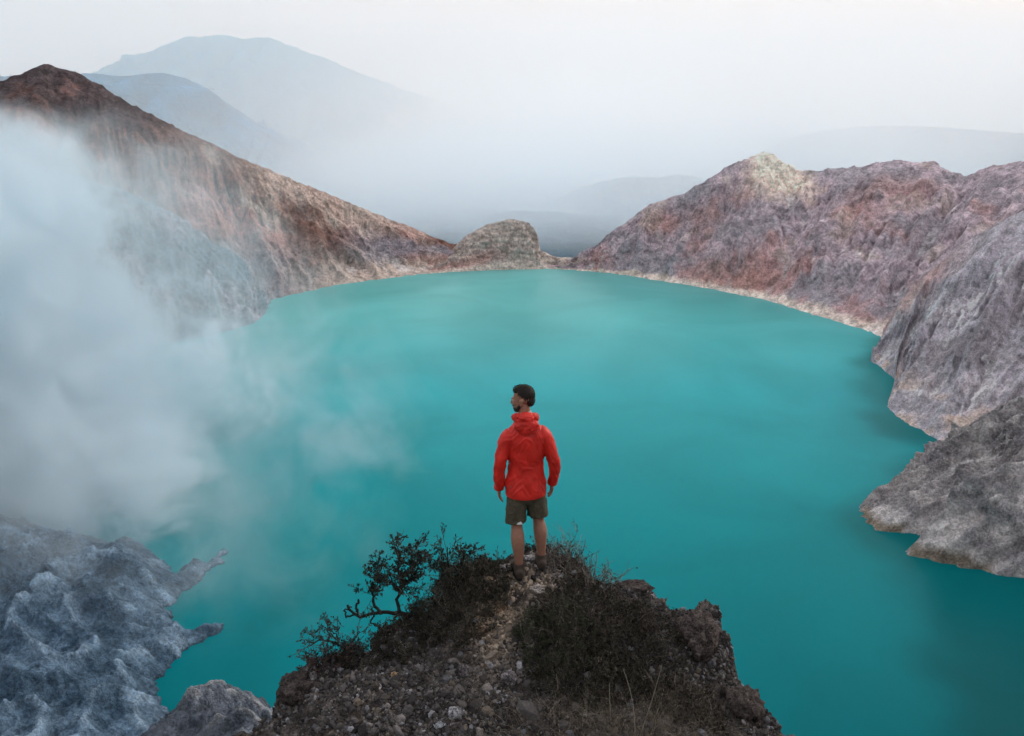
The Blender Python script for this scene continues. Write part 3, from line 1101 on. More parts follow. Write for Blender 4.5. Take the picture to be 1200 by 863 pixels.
def bush(px, py, rx, ry, h, nst, label, leafc=((0.022, 0.021, 0.016), (0.060, 0.052, 0.038)), twigc=((0.05, 0.042, 0.036), (0.17, 0.145, 0.125)),
         leaf_n=8, leaf_len=0.022, name='bush', cat='bush', group=None, twr=0.0022, droop=0.25, kind=None):
    p0 = G(px, py)
    root = empty(name, p0)
    th = rng.uniform(0, 2 * math.pi, nst)
    rr = np.sqrt(rng.uniform(size=nst))
    bx = p0[0] + rx * rr * np.cos(th) * 0.95
    by = p0[1] + ry * rr * np.sin(th) * 0.95
    bz = knoll_h(bx, by)
    okz = bz > p0[2] - 0.7
    bx, by, bz, rr = bx[okz], by[okz], bz[okz], rr[okz]
    nst = len(bx)
    K = 6
    q = np.stack([bx, by, bz], -1)
    hh = h * (1.05 - 0.75 * rr ** 2) * rng.uniform(0.55, 1.25, nst) * (1 + 0.5 * fbm(q * 3.1 + 4, 2))
    dr = np.stack([np.cos(th[okz]) * 0.45 * rr, np.sin(th[okz]) * 0.45 * rr, np.ones(nst)], -1) + rng.normal(0, 0.35, (nst, 3))
    dr[:, 2] = np.abs(dr[:, 2]) + 0.15
    dr /= np.linalg.norm(dr, axis=1, keepdims=True)
    bend = rng.normal(0, 0.35, (nst, 3))
    bend[:, 2] = -droop * rng.uniform(0.2, 1, nst)
    ss = np.linspace(0, 1, K)
    main = q[:, None] + hh[:, None, None] * (dr[:, None] * ss[None, :, None] + bend[:, None] * (ss ** 2)[None, :, None] * 0.6)
    main += rng.normal(0, 0.006, main.shape)
    # side twigs
    ns = 4
    idx = np.repeat(np.arange(nst), ns)
    u = rng.uniform(0.3, 0.95, len(idx))
    ki = np.clip((u * (K - 1)).astype(int), 0, K - 2)
    sp = main[idx, ki]
    sd_ = dr[idx] * 0.5 + rng.normal(0, 0.7, (len(idx), 3))
    sd_[:, 2] += 0.25
    sd_ /= np.linalg.norm(sd_, axis=1, keepdims=True)
    sl = hh[idx] * rng.uniform(0.2, 0.5, len(idx))
    side = sp[:, None] + sl[:, None, None] * (sd_[:, None] * ss[None, :, None]) + rng.normal(0, 0.004, (len(idx), K, 3))
    allp = np.concatenate([main, side], 0)
    rad = np.concatenate([np.full(nst, twr * 1.35), np.full(len(idx), twr * 0.8)])[:, None] * (1 - 0.65 * ss)[None]
    v, f = tubes(allp, rad, 3)
    col = rnd_tint(len(allp), K * 3, twigc[0], twigc[1])
    t = link('twigs', mesh_arrays('twigs', v - p0, f, True, col), TWIG, root)
    if leaf_n:
        n = leaf_n * len(allp)
        pi = rng.integers(0, len(allp), n)
        uu = rng.uniform(0.25, 1, n) * (K - 1.001)
        k0 = uu.astype(int)
        fr = (uu - k0)[:, None]
        cp = allp[pi, k0] * (1 - fr) + allp[pi, k0 + 1] * fr
        tg = allp[pi, k0 + 1] - allp[pi, k0]
        tg /= np.linalg.norm(tg, axis=1, keepdims=True) + 1e-9
        dirs = tg * 0.7 + rng.normal(0, 0.6, (n, 3))
        v, f = leaves(cp, dirs, leaf_len * rng.uniform(0.6, 1.4, n), leaf_len * 0.2 * rng.uniform(0.7, 1.3, n))
        link('leaves', mesh_arrays('leaves', v - p0, f, False, rnd_tint(n, 4, leafc[0], leafc[1], 0.4)), LEAF, root)
    tag(root, label, cat, group, kind)
    return root


DRYT = ((0.08, 0.07, 0.06), (0.24, 0.21, 0.185))
bush(540, 712, 0.40, 0.45, 0.30, 260, 'dark dense bush left of the bare strip below the person')
bush(505, 700, 0.30, 0.40, 0.30, 130, 'dark bush between the twisted shrub and the dense bush')
bush(568, 670, 0.24, 0.35, 0.16, 150, 'low dark bush on the brink left of the legs')
bush(692, 735, 0.50, 0.50, 0.26, 300, 'wide dark bush on the right half of the outcrop')
bush(655, 752, 0.36, 0.35, 0.22, 200, 'dark greenish bush in the middle below the bare strip', leafc=((0.02, 0.027, 0.014), (0.05, 0.056, 0.03)))
bush(745, 770, 0.42, 0.45, 0.22, 220, 'dark bush among stones toward the right brink')
bush(690, 800, 0.50, 0.25, 0.20, 200, 'low dark bush just above the dry grass', leafc=((0.02, 0.02, 0.014), (0.05, 0.046, 0.03)))
bush(800, 835, 0.35, 0.25, 0.20, 110, 'brownish bush at the lower right above the brink', leafc=((0.03, 0.026, 0.02), (0.06, 0.05, 0.04)))
bush(662, 662, 0.22, 0.28, 0.26, 90, 'grey leafless twiggy bush right beside the legs', twigc=DRYT, leaf_n=1, name='dry_bush', cat='bush', twr=0.0028)
bush(694, 680, 0.26, 0.30, 0.24, 90, 'grey dry bush with a stray twig on the upper right brink', twigc=DRYT, leaf_n=1, name='dry_bush', cat='bush', twr=0.0028)
bush(640, 640, 0.30, 0.15, 0.16, 80, 'brown scrub behind the legs on the crest', twigc=DRYT, leaf_n=6)
bush(385, 770, 0.25, 0.25, 0.18, 90, 'reddish brown dead scrub at the left brink', leafc=((0.045, 0.03, 0.026), (0.08, 0.055, 0.05)), twigc=((0.04, 0.03, 0.03), (0.1, 0.075, 0.07)), leaf_n=7)
bush(430, 757, 0.28, 0.25, 0.16, 110, 'low dark scrub under the twisted trunk', leafc=((0.02, 0.02, 0.016), (0.05, 0.045, 0.036)))
bush(470, 745, 0.25, 0.25, 0.13, 90, 'low dark scrub right of the twisted trunk base')


def shrub_tree(base_px, name, label, limbs, twig_n, leafc, scale_leaf=0.03, leaf_n=9):
    """limbs: list of polylines in (photo dx metres, dy, dz) from the base, with radii"""
    p0 = G(*base_px)
    root = empty(name, p0)
    vs, fs, cols, off = [], [], [], 0
    tips = []
    for pts, r0, r1, tw in limbs:
        pts = np.array(pts, float)
        k = 16
        a, _ = resample(np.concatenate([pts, pts], 1), k)
        path = a[:, :3] + rng.normal(0, 0.006, (k, 3))
        v, f = tubes(path[None], np.linspace(r0, r1, k)[None], 7)
        vs.append(v)
        fs.append(f + off)
        off += len(v)
        if tw:
            tips.append((path, tw))
    V = np.concatenate(vs)
    Fq = np.concatenate(fs)
    link('trunk', mesh_arrays('trunk', V, Fq, True, rnd_tint(1, len(V), (0.022, 0.02, 0.02), (0.03, 0.027, 0.026), 0.05)), TWIG, root)
    paths = []
    K = 6
    ss = np.linspace(0, 1, K)
    for path, (n, ln, u0) in tips:
        for _ in range(n):
            u = random.uniform(u0, 1) * (len(path) - 1.01)
            i = int(u)
            s = path[i] * (1 - u + i) + path[i + 1] * (u - i)
            d = (path[i + 1] - path[i])
            d = d / (np.linalg.norm(d) + 1e-9) * 0.5 + rng.normal(0, 0.6, 3) + np.array([0, 0, 0.35])
            d /= np.linalg.norm(d)
            l_ = ln * random.uniform(0.4, 1.2)
            mp = s + l_ * (d * ss[:, None] + rng.normal(0, 0.18, 3) * (ss ** 2)[:, None])
            paths.append(mp)
            for _2 in range(4):
                k = random.randint(2, K - 1)
                d2 = d * 0.6 + rng.normal(0, 0.6, 3)
                d2 /= np.linalg.norm(d2)
                paths.append(mp[k] + l_ * random.uniform(0.25, 0.5) * (d2 * ss[:, None] + rng.normal(0, 0.1, 3) * (ss ** 2)[:, None]))
    paths = np.array(paths)
    rad = np.full(len(paths), 0.0032)[:, None] * (1 - 0.6 * ss)[None]
    v, f = tubes(paths, rad, 3)
    link('twigs', mesh_arrays('twigs', v, f, True, rnd_tint(len(paths), K * 3, (0.03, 0.026, 0.024), (0.08, 0.07, 0.062))), TWIG, root)
    n = leaf_n * len(paths)
    pi = rng.integers(0, len(paths), n)
    uu = np.sqrt(rng.uniform(0.12, 1, n)) * (K - 1.001)
    k0 = uu.astype(int)
    fr = (uu - k0)[:, None]
    cp = paths[pi, k0] * (1 - fr) + paths[pi, k0 + 1] * fr
    tg = paths[pi, k0 + 1] - paths[pi, k0]
    tg /= np.linalg.norm(tg, axis=1, keepdims=True) + 1e-9
    v, f = leaves(cp, tg * 0.8 + rng.normal(0, 0.5, (n, 3)), scale_leaf * rng.uniform(0.6, 1.4, n), scale_leaf * 0.2 * rng.uniform(0.7, 1.3, n))
    link('leaves', mesh_arrays('leaves', v, f, False, rnd_tint(n, 4, leafc[0], leafc[1], 0.4)), LEAF, root)
    tag(root, label, 'shrub')
    return root


LC = ((0.018, 0.02, 0.016), (0.05, 0.05, 0.038))
shrub_tree((488, 722), 'twisted_shrub', 'small wind bent shrub with a twisted bare trunk leaning left over the lake', [
    ([(0.06, 0.0, -0.08), (-0.08, 0.0, 0.02), (-0.22, 0.02, 0.02), (-0.36, 0.0, 0.03), (-0.50, 0.0, 0.0), (-0.56, 0, 0.04), (-0.60, 0.02, 0.10)], 0.022, 0.010, None),
    ([(-0.30, 0.0, 0.02), (-0.36, 0.03, 0.09), (-0.38, 0.04, 0.18), (-0.40, 0.03, 0.26)], 0.016, 0.008, (10, 0.16, 0.5)),
    ([(-0.14, 0.0, 0.02), (-0.16, 0.03, 0.12), (-0.12, 0.05, 0.28), (-0.15, 0.04, 0.44), (-0.10, 0.04, 0.62)], 0.017, 0.005, (34, 0.20, 0.25)),
    ([(-0.12, 0.04, 0.20), (-0.26, 0.05, 0.32), (-0.33, 0.04, 0.40)], 0.009, 0.004, (18, 0.16, 0.3)),
    ([(-0.12, 0.04, 0.25), (0.0, 0.06, 0.38), (0.05, 0.05, 0.52)], 0.009, 0.004, (22, 0.17, 0.25)),
    ([(-0.50, 0.0, 0.0), (-0.52, 0.0, 0.07), (-0.50, 0.01, 0.15)], 0.011, 0.010, None),
    ([(-0.52, 0.0, 0.02), (-0.60, 0.0, -0.02), (-0.62, 0.0, 0.05), (-0.55, 0.0, 0.09)], 0.009, 0.006, None),
    ([(-0.36, 0.0, 0.03), (-0.40, -0.02, -0.06), (-0.32, -0.02, -0.10)], 0.009, 0.005, None),
], 30, LC)
shrub_tree((532, 690), 'thin_shrub', 'thin upright shrub with sparse twigs behind the dark bush', [
    ([(0.0, 0.0, -0.05), (-0.02, 0.02, 0.12), (-0.06, 0.03, 0.28), (-0.05, 0.03, 0.40)], 0.010, 0.004, (22, 0.18, 0.2)),
    ([(0.02, 0.0, 0.05), (0.06, 0.02, 0.20), (0.10, 0.03, 0.34)], 0.008, 0.003, (16, 0.18, 0.2)),
    ([(-0.03, 0.0, 0.05), (-0.14, 0.02, 0.18), (-0.18, 0.03, 0.28)], 0.007, 0.003, (12, 0.15, 0.2)),
], 20, LC, leaf_n=6)
shrub_tree((392, 762), 'dead_shrub', 'low bare branching shrub hanging over the left brink', [
    ([(0.10, 0.0, -0.02), (0.0, 0.0, 0.08), (-0.12, 0.0, 0.10), (-0.22, 0.0, 0.04)], 0.010, 0.004, (14, 0.16, 0.2)),
    ([(0.04, 0.0, 0.04), (0.02, 0.02, 0.14), (-0.08, 0.03, 0.18)], 0.008, 0.003, (12, 0.14, 0.2)),
    ([(0.12, 0.0, 0.0), (0.16, 0.0, 0.10), (0.22, 0.02, 0.16)], 0.008, 0.003, (8, 0.12, 0.3)),
], 20, ((0.04, 0.03, 0.028), (0.07, 0.055, 0.05)), leaf_n=3)


def dry_grass():
    n = 4200
    px = np.clip(rng.normal(735, 70, n), 560, 900)
    py = rng.uniform(812, 905, n)
    nb = fbm(np.stack([px / 40, py / 40, 0 * px], -1), 3)
    keep = rng.uniform(size=n) < sstep(-0.5, 0.4, nb)
    px, py = px[keep], py[keep]
    d = np.stack([(px - 600) / F, CP + (431.5 - py) / F * SP, -SP + (431.5 - py) / F * CP], -1)
    hit = np.full(len(px), np.nan)
    for t in np.linspace(4.5, 8.0, 200):
        todo = np.isnan(hit)
        p = d[todo] * t
        f = p[:, 2] + CAM_Z < knoll_h(p[:, 0], p[:, 1])
        hit[np.where(todo)[0][f]] = t
    ok = ~np.isnan(hit)
    p = d[ok] * hit[ok][:, None]
    p[:, 2] = knoll_h(p[:, 0], p[:, 1])
    m = len(p)
    K = 6
    ss = np.linspace(0, 1, K)
    ln = rng.uniform(0.06, 0.24, m) * rng.uniform(0.6, 1.2, m)
    dr = rng.normal(0, 0.45, (m, 3))
    dr[:, 2] = 1
    bd = rng.normal(0, 0.6, (m, 3))
    bd[:, 2] = -rng.uniform(0.1, 0.6, m)
    path = p[:, None] + ln[:, None, None] * (dr[:, None] * ss[None, :, None] + bd[:, None] * (ss ** 2)[None, :, None])
    rad = np.full((m, 1), 0.0016) * (1 - 0.75 * ss)[None]
    v, f = tubes(path, rad, 3)
    o = link('dry_grass', mesh_arrays('dry_grass', v, f, True, rnd_tint(m, K * 3, (0.07, 0.058, 0.045), (0.24, 0.2, 0.155), 0.3)), TWIG)
    tag(o, 'dry tan grass at the bottom edge of the outcrop', 'grass', kind='stuff')


dry_grass()


def stem(px0, py0, px1, py1, label, bow, group=None):
    a = G(px0, py0)
    d = ray(px1, py1)
    t = (a[1] + 0.06) / d[1]
    b = np.array([d[0] * t, d[1] * t, CAM_Z + d[2] * t])
    ss = np.linspace(0, 1, 14)[:, None]
    path = a * (1 - ss) + b * ss + np.array([bow, 0.02, 0]) * np.sin(ss * math.pi)
    v, f = tubes(path[None], np.linspace(0.0045, 0.0022, 14)[None], 6)
    o = link('dry_grass_stem', mesh_arrays('dry_grass_stem', v - a, f, True, rnd_tint(1, len(v), (0.24, 0.21, 0.17), (0.26, 0.22, 0.18), 0.02)), TWIG)
    o.location = a
    tag(o, label, 'dry stem', group)


stem(744, 868, 730, 783, 'tall pale dry stem leaning left out of the dry grass', 0.03)
stem(748, 868, 776, 778, 'tall pale dry stem leaning right out of the dry grass', 0.015)
stem(716, 850, 714, 800, 'short dry stalk standing left of the two tall stems', 0.0)
stem(655, 815, 652, 790, 'tiny dry stalk at the left end of the dry grass', 0.0)


# ------------------------------------------------------------------ person
def tube_into(bm, pts, rad, seg=16, cap=True):
    """pts list of (x,y,z); rad list of (rx, ry) or r; ring frames kept level with x/y axes where the tube is upright"""
    pts = [Vector(p) for p in pts]
    rings = []
    n = len(pts)
    for i, p in enumerate(pts):
        t = (pts[min(i + 1, n - 1)] - pts[max(i - 1, 0)]).normalized()
        ax = Vector((1, 0, 0))
        if abs(t.dot(ax)) > 0.85:
            ax = Vector((0, 0, 1))
        b = t.cross(ax).normalized()
        a = b.cross(t).normalized()
        r = rad[i] if isinstance(rad[i], (tuple, list)) else (rad[i], rad[i])
        rings.append([bm.verts.new(p + a * math.cos(k * 2 * math.pi / seg) * r[0] + b * math.sin(k * 2 * math.pi / seg) * r[1]) for k in range(seg)])
    for i in range(n - 1):
        for k in range(seg):
            bm.faces.new((rings[i][k], rings[i][(k + 1) % seg], rings[i + 1][(k + 1) % seg], rings[i + 1][k]))
    if cap:
        bm.faces.new(rings[0][::-1])
        bm.faces.new(rings[-1])


def ball_into(bm, c, r, rot=None, seg=20):
    M = Matrix.Translation(c) @ (rot.to_4x4() if rot else Matrix.Identity(4)) @ Matrix.Diagonal((*r, 1))
    bmesh.ops.create_uvsphere(bm, u_segments=seg, v_segments=seg // 2 + 2, radius=1, matrix=M)


def smooth_pts(pts, rad, n):
    rr = [r if isinstance(r, (tuple, list)) else (r, r) for r in rad]
    a = np.concatenate([np.array(pts, float), np.array(rr, float)], 1)
    m = len(a)
    t = np.linspace(0, m - 1, n)
    i = np.clip(t.astype(int), 0, m - 2)
    f = (t - i)[:, None]
    p0, p1, p2, p3 = a[np.clip(i - 1, 0, m - 1)], a[i], a[i + 1], a[np.clip(i + 2, 0, m - 1)]
    c = 0.5 * (2 * p1 + (p2 - p0) * f + (2 * p0 - 5 * p1 + 4 * p2 - p3) * f ** 2 + (-p0 + 3 * p1 - 3 * p2 + p3) * f ** 3)
    return [tuple(q[:3]) for q in c], [tuple(np.maximum(q[3:], 0.002)) for q in c]


def fuse(name, bm, voxel, smooth, mat, parent, disp=None):
    """one continuous skin over the overlapping forms"""
    bmesh.ops.recalc_face_normals(bm, faces=bm.faces)
    me = bpy.data.meshes.new(name + '_form')
    bm.to_mesh(me)
    bm.free()
    o = bpy.data.objects.new(name + '_form', me)
    COL.objects.link(o)
    r = o.modifiers.new('r', 'REMESH')
    r.mode = 'VOXEL'
    r.voxel_size = voxel
    s = o.modifiers.new('s', 'SMOOTH')
    s.iterations = smooth
    s.factor = 0.5
    dg = bpy.context.evaluated_depsgraph_get()
    dg.update()
    m2 = bpy.data.meshes.new_from_object(o.evaluated_get(dg))
    bpy.data.objects.remove(o)
    bpy.data.meshes.remove(me)
    m2.name = name
    if disp is not None:
        n = len(m2.vertices)
        co = np.empty(n * 3, np.float32)
        m2.vertices.foreach_get('co', co)
        no = np.array([v.normal[:] for v in m2.vertices])
        co = co.reshape(-1, 3)
        co = co + no * disp(co, no)[:, None]
        m2.vertices.foreach_set('co', co.astype(np.float32).ravel())
    m2.polygons.foreach_set('use_smooth', np.full(len(m2.polygons), True))
    m2.update()
    return link(name, m2, mat, parent)


SKIN = plain_mat('skin', (0.31, 0.155, 0.105), rough=0.55, nscale=30, amt=0.12)
JACKET = plain_mat('red_shell_fabric', (0.64, 0.028, 0.019), rough=0.5, nscale=8, amt=0.24, bump=0.5, bdist=0.01)
SHORTS = plain_mat('olive_cotton', (0.080, 0.072, 0.048), rough=0.9, nscale=40, amt=0.2, bump=0.4, bdist=0.006)
HAIRM = plain_mat('dark_hair', (0.018, 0.013, 0.011), rough=0.6, nscale=160, amt=0.5, bump=0.8, bdist=0.006, stretch=(1, 1, 0.4))
COLLAR = plain_mat('pale_fleece', (0.55, 0.5, 0.5), rough=0.95)
SHOE = plain_mat('dark_shoe', (0.06, 0.043, 0.034), rough=0.8)
SOLE = plain_mat('shoe_sole', (0.015, 0.015, 0.015), rough=0.9)
WHITE = plain_mat('white_print', (0.75, 0.75, 0.75), rough=0.7)
EYEM = plain_mat('eye_white', (0.6, 0.58, 0.55), rough=0.3, amt=0.02)
ZIP = plain_mat('dark_zip', (0.03, 0.012, 0.012), rough=0.6)


def person():
    px0 = 0.132
    root_z = float(CAM_Z - 3.985)
    HC = Vector((-0.012, 0.01, 1.655))             # head centre
    HR = Matrix.Rotation(R(62), 3, 'Z') @ Matrix.Rotation(R(-6), 3, 'X')   # turned to the left

    def h(x, y, z):
        return HC + HR @ Vector((x, y, z))
    bm = bmesh.new()
    # torso and neck
    p, r = smooth_pts([(0, 0, 0.86), (0, 0, 0.95), (0, 0.01, 1.08), (0, 0.0, 1.24), (0, -0.005, 1.36), (0, -0.005, 1.43), (-.003, 0, 1.48), (-.01, 0.0, 1.56), (-.012, 0.005, 1.62)],
                      [(.13, .09), (.155, .105), (.13, .09), (.145, .095), (.14, .078), (.09, .06), (.058, .058), (.055, .058), (.05, .055)], 30)
    tube_into(bm, p, r, 24)
    # head
    ball_into(bm, h(0, -0.012, 0.035), (.074, .094, .088), HR, 28)
    ball_into(bm, h(0, 0.025, -0.02), (.064, .072, .085), HR, 24)
    ball_into(bm, h(0, 0.045, -0.068), (.047, .050, .042), HR, 20)
    p, r = [h(0, .085, 0.012), h(0, .103, -0.012), h(0, .112, -0.03), h(0, .09, -0.038)], [.008, .011, .015, .01]
    tube_into(bm, p, r, 10)
    for s in (-1, 1):
        ball_into(bm, h(s * .030, .084, 0.020), (.022, .012, .009), HR, 12)      # brow
        ball_into(bm, h(s * .040, .074, -0.02), (.02, .018, .016), HR, 12)       # cheek
        ball_into(bm, h(s * .074, -0.008, -0.012), (.012, .020, .032), HR @ Matrix.Rotation(R(12), 3, 'X'), 14)   # ear
        ball_into(bm, h(s * .078, -0.014, 0.004), (.010, .018, .018), HR, 12)
    ball_into(bm, h(0, .093, -0.060), (.024, .010, .006), HR, 12)               # lips
    ball_into(bm, h(0, .091, -0.071), (.021, .010, .007), HR, 12)
    # arms
    arms = {-1: [(-.125, 0, 1.335), (-.185, -.01, 1.26), (-.222, -.03, 1.09), (-.232, .0, .96), (-.232, .035, .845)],
            1: [(.125, 0, 1.335), (.192, -.01, 1.26), (.242, -.03, 1.09), (.246, .0, .97), (.236, .035, .865)]}
    for s, a in arms.items():
        p, r = smooth_pts(a, [.036, .044, .038, .036, .025], 20)
        tube_into(bm, p, r, 16)
        w = Vector(a[-1])
        dn = Vector((-.02 * s, .22, -1)).normalized()
        side = Vector((0, 1, .22)).normalized()        # toward the thumb (front)
        nrm = dn.cross(side).normalized()
        palm = w + dn * .05
        p = [w - dn * .01, w + dn * .02, w + dn * .055, w + dn * .088]
        n0 = len(bm.verts)
        # palm: broad front to back, thin across
        M = Matrix((nrm, side, -dn)).transposed()
        ball_into(bm, w + dn * .05, (.016, .040, .052), M, 16)
        tube_into(bm, [w - dn * .03, w + dn * .03], [.024, .022], 12)
        for k, (off, ln) in enumerate([(.028, .070), (.010, .080), (-.010, .074), (-.027, .058)]):
            b0 = w + dn * .075 + side * off
            curl = -nrm * s * 0
            inward = Vector((-s, 0, 0))
            p1 = b0 + dn * ln * .42 + inward * .006
            p2 = b0 + dn * ln * .75 + inward * .018 - side * .004
            p3 = b0 + dn * ln * .95 + inward * .034 - side * .006
            tube_into(bm, [b0 - dn * .02, b0, p1, p2, p3], [.0085, .0085, .0078, .0072, .005], 8)
        t0 = w + dn * .03 + side * .025
        tube_into(bm, [t0 - side * .012, t0 + side * .014 + dn * .018, t0 + side * .022 + dn * .045, t0 + side * .02 + dn * .066 + Vector((-s, 0, 0)) * .008], [.012, .0115, .0095, .006], 8)
    # legs
    legs = {-1: [(-.085, 0, .90), (-.085, .0, .70), (-.083, .015, .50), (-.080, -.028, .37), (-.074, -.034, .22), (-.072, -.03, .09), (-.072, -.03, .05)],
            1: [(.09, 0, .90), (.105, .03, .70), (.115, .06, .52), (.131, .042, .40), (.138, .052, .25), (.142, .065, .12), (.142, .065, .08)]}
    for s, a in legs.items():
        p, r = smooth_pts(a, [(.085, .09), (.075, .082), (.050, .056), (.061, .066), (.046, .048), (.034, .038), (.034, .04)], 30)
        tube_into(bm, p, r, 20)
        f = Vector(a[-1])
        tube_into(bm, [f + Vector((0, -.04, -.0)), f + Vector((0, .04, -.005)), f + Vector((0, .14, -.025))], [.03, .034, .025], 12)
    root = fuse('person', bm, 0.0042, 4, SKIN, None)
    root.location = (px0, 6.80, root_z)
    root.rotation_euler = (0, R(-0.8), R(6))
    tag(root, 'person in a red hooded jacket and olive shorts looking left over the lake', 'person')

    # hair: short on the sides, fuller on top
    bm = bmesh.new()
    ball_into(bm, h(0, -0.018, 0.042), (.0748, .0905, .085), HR, 28)
    ball_into(bm, h(0, 0.004, 0.080), (.061, .078, .042), HR, 24)
    ball_into(bm, h(0, 0.038, 0.086), (.045, .034, .029), HR, 20)
    ball_into(bm, h(0, -0.064, -0.008), (.056, .036, .052), HR, 20)
    g = bm.verts[:]
    # trim to a hairline: forehead, around the ears, nape
    inv = HR.transposed()
    for pl_co, pl_no in [((0, .062, .05), (0, .85, -.45)), ((0, 0, -.058), (0, .25, -1))]:
        bmesh.ops.bisect_plane(bm, geom=bm.verts[:] + bm.edges[:] + bm.faces[:], plane_co=h(*pl_co), plane_no=HR @ Vector(pl_no), clear_outer=True)
        bmesh.ops.holes_fill(bm, edges=[e for e in bm.edges if e.is_boundary])
    hair = fuse('hair', bm, 0.004, 3, HAIRM, root, lambda c, n: 0.0022 * fbm(c * np.array([90, 90, 40.]), 4, gain=0.7))
    # loose short strands that break up the outline
    me = hair.data
    nv = len(me.vertices)
    pick = rng.choice(nv, 2600)
    co = np.array([me.vertices[int(i)].co[:] for i in pick])
    no = np.array([me.vertices[int(i)].normal[:] for i in pick])
    K = 4
    ss = np.linspace(0, 1, K)
    fwd = np.array((HR @ Vector((0, 0.6, 0.5)))[:])
    dr = no * 0.55 + fwd * 0.5 * sstep(1.66, 1.74, co[:, 2])[:, None] + np.array([0, 0, -0.5]) * sstep(1.70, 1.64, co[:, 2])[:, None] + rng.normal(0, 0.3, (len(pick), 3))
    ln = rng.uniform(0.003, 0.006, len(pick)) + 0.006 * sstep(1.68, 1.75, co[:, 2])
    path = co[:, None] - no[:, None] * 0.002 + ln[:, None, None] * dr[:, None] * ss[None, :, None]
    v, f = tubes(path, np.full((len(pick), 1), 0.0011) * (1 - 0.6 * ss)[None], 3)
    link('hair_strands', mesh_arrays('hair_strands', v, f, True, rnd_tint(len(pick), K * 3, (0.012, 0.009, 0.008), (0.035, 0.026, 0.022))), TWIG, hair)
    # beard
    bm = bmesh.new()
    ball_into(bm, h(0, .047, -0.078), (.050, .052, .040), HR, 20)
    for s in (-1, 1):
        tube_into(bm, [h(s * .064, .008, -.025), h(s * .060, .022, -.055), h(s * .044, .05, -.082)], [.010, .015, .018], 10)
    ball_into(bm, h(0, .096, -0.050), (.028, .008, .005), HR, 12)
    fuse('beard', bm, 0.004, 2, HAIRM, root, lambda c, n: 0.003 * fbm(c * 80, 3))
    for s in (-1, 1):
        bm = bmesh.new()
        ball_into(bm, h(s * .030, .082, 0.004), (.012, .010, .008), HR, 12)
        me = bpy.data.meshes.new('eye')
        bm.to_mesh(me)
        bm.free()
        link('eye', me, EYEM, root)

    # jacket
    bm = bmesh.new()
    p, r = smooth_pts([(0.0, .005, .785), (0.0, .005, .80), (0, .005, .90), (0, .01, 1.0), (0.004, .01, 1.10), (0.004, 0, 1.22), (0.002, -.01, 1.32), (0, -.012, 1.39), (0, -.008, 1.44), (-.004, 0, 1.49), (-.008, 0, 1.525)],
                      [(.172, .138), (.180, .142), (.176, .136), (.162, .124), (.156, .118), (.168, .122), (.172, .116), (.146, .100), (.110, .09), (.082, .08), (.076, .076)], 50)
    tube_into(bm, p, r, 32)
    sl = {-1: [(-.118, -.005, 1.375), (-.156, -.01, 1.325), (-.192, -.015, 1.22), (-.222, -.03, 1.09), (-.232, -.005, .96), (-.232, .03, .86), (-.232, .034, .835)],
          1: [(.118, -.005, 1.385), (.160, -.01, 1.335), (.204, -.015, 1.22), (.242, -.03, 1.09), (.247, .0, .97), (.238, .03, .88), (.236, .034, .855)]}
    for s, a in sl.items():
        p, r = smooth_pts(a, [(.045, .060), (.058, .074), (.060, .072), (.055, .060), (.052, .056), (.043, .046), (.038, .042)], 34)
        tube_into(bm, p, r, 20)

    def folds(c, n):
        q = c.astype(float).copy()
        w = fbm(q * 3.2 + 2, 2)
        ax = np.abs(q[:, 0] + 0.03 + 0.07 * fbm(q * 4.5 + 9, 2)) + 0.35 * q[:, 0]
        # long folds falling from the arms to the waist, gathers above the hem, a few creases inside the elbows
        a = ridged(np.stack([ax * 6 + w * 0.8, q[:, 1] * 3, q[:, 2] * 7.5 + 9 * ax + 1.1 * w], -1), 2)
        b = fbm(q * np.array([9, 8, 4.5]) + 5, 3)
        g = np.sin(q[:, 0] * 55 + 5 * w) * np.exp(-((q[:, 2] - 0.86) / 0.06) ** 2)
        f = np.clip((q[:, 2] - 0.80) / 0.08, 0.1, 1)
        return (0.007 * a + 0.010 * b) * f + 0.0025 * g

    jk = fuse('jacket', bm, 0.006, 5, JACKET, root, folds)
    # hood lying on the shoulders
    bm = bmesh.new()
    ring = []
    for k in range(25):
        an = R(-200 + 220 * k / 24)
        ring.append((0.092 * math.cos(an) - .004, 0.078 * math.sin(an) - .012, 1.515 - 0.006 * math.sin(an)))
    tube_into(bm, ring, [.018 + .026 * max(0, -math.sin(R(-200 + 220 * k / 24))) + .004 for k in range(25)], 14)
    ball_into(bm, (0.0, -.088, 1.455), (.108, .058, .070), None, 24)
    ball_into(bm, (0.0, -.100, 1.425), (.080, .048, .050), None, 20)
    ball_into(bm, (-.050, -.062, 1.505), (.06, .045, .04), None, 16)
    ball_into(bm, (.050, -.062, 1.505), (.06, .045, .04), None, 16)
    ball_into(bm, (0, -.078, 1.515), (.06, .032, .035), None, 16)
    fuse('hood', bm, 0.006, 4, JACKET, jk, lambda c, n: 0.008 * ridged(c * np.array([9, 9, 22.]) + 2, 3) + 0.004 * fbm(c * 18, 3))
    # pale collar lining
    bm = bmesh.new()
    tube_into(bm, [(-.010, .003, 1.50), (-.013, .003, 1.53), (-.016, .004, 1.555)], [(.070, .072), (.068, .070), (.066, .068)], 24)
    fuse('collar', bm, 0.005, 3, COLLAR, jk)
    # cuffs and hem cord seen as slim bands
    for s, a in sl.items():
        bm = bmesh.new()
        e = Vector(a[-1])
        d = (Vector(a[-1]) - Vector(a[-2])).normalized()
        tube_into(bm, [e - d * .035, e - d * .006, e + d * .004], [.047, .044, .040], 18)
        fuse('cuff', bm, 0.005, 2, JACKET, jk, lambda c, n: 0.002 * fbm(c * 60, 2))

    # shorts
    bm = bmesh.new()
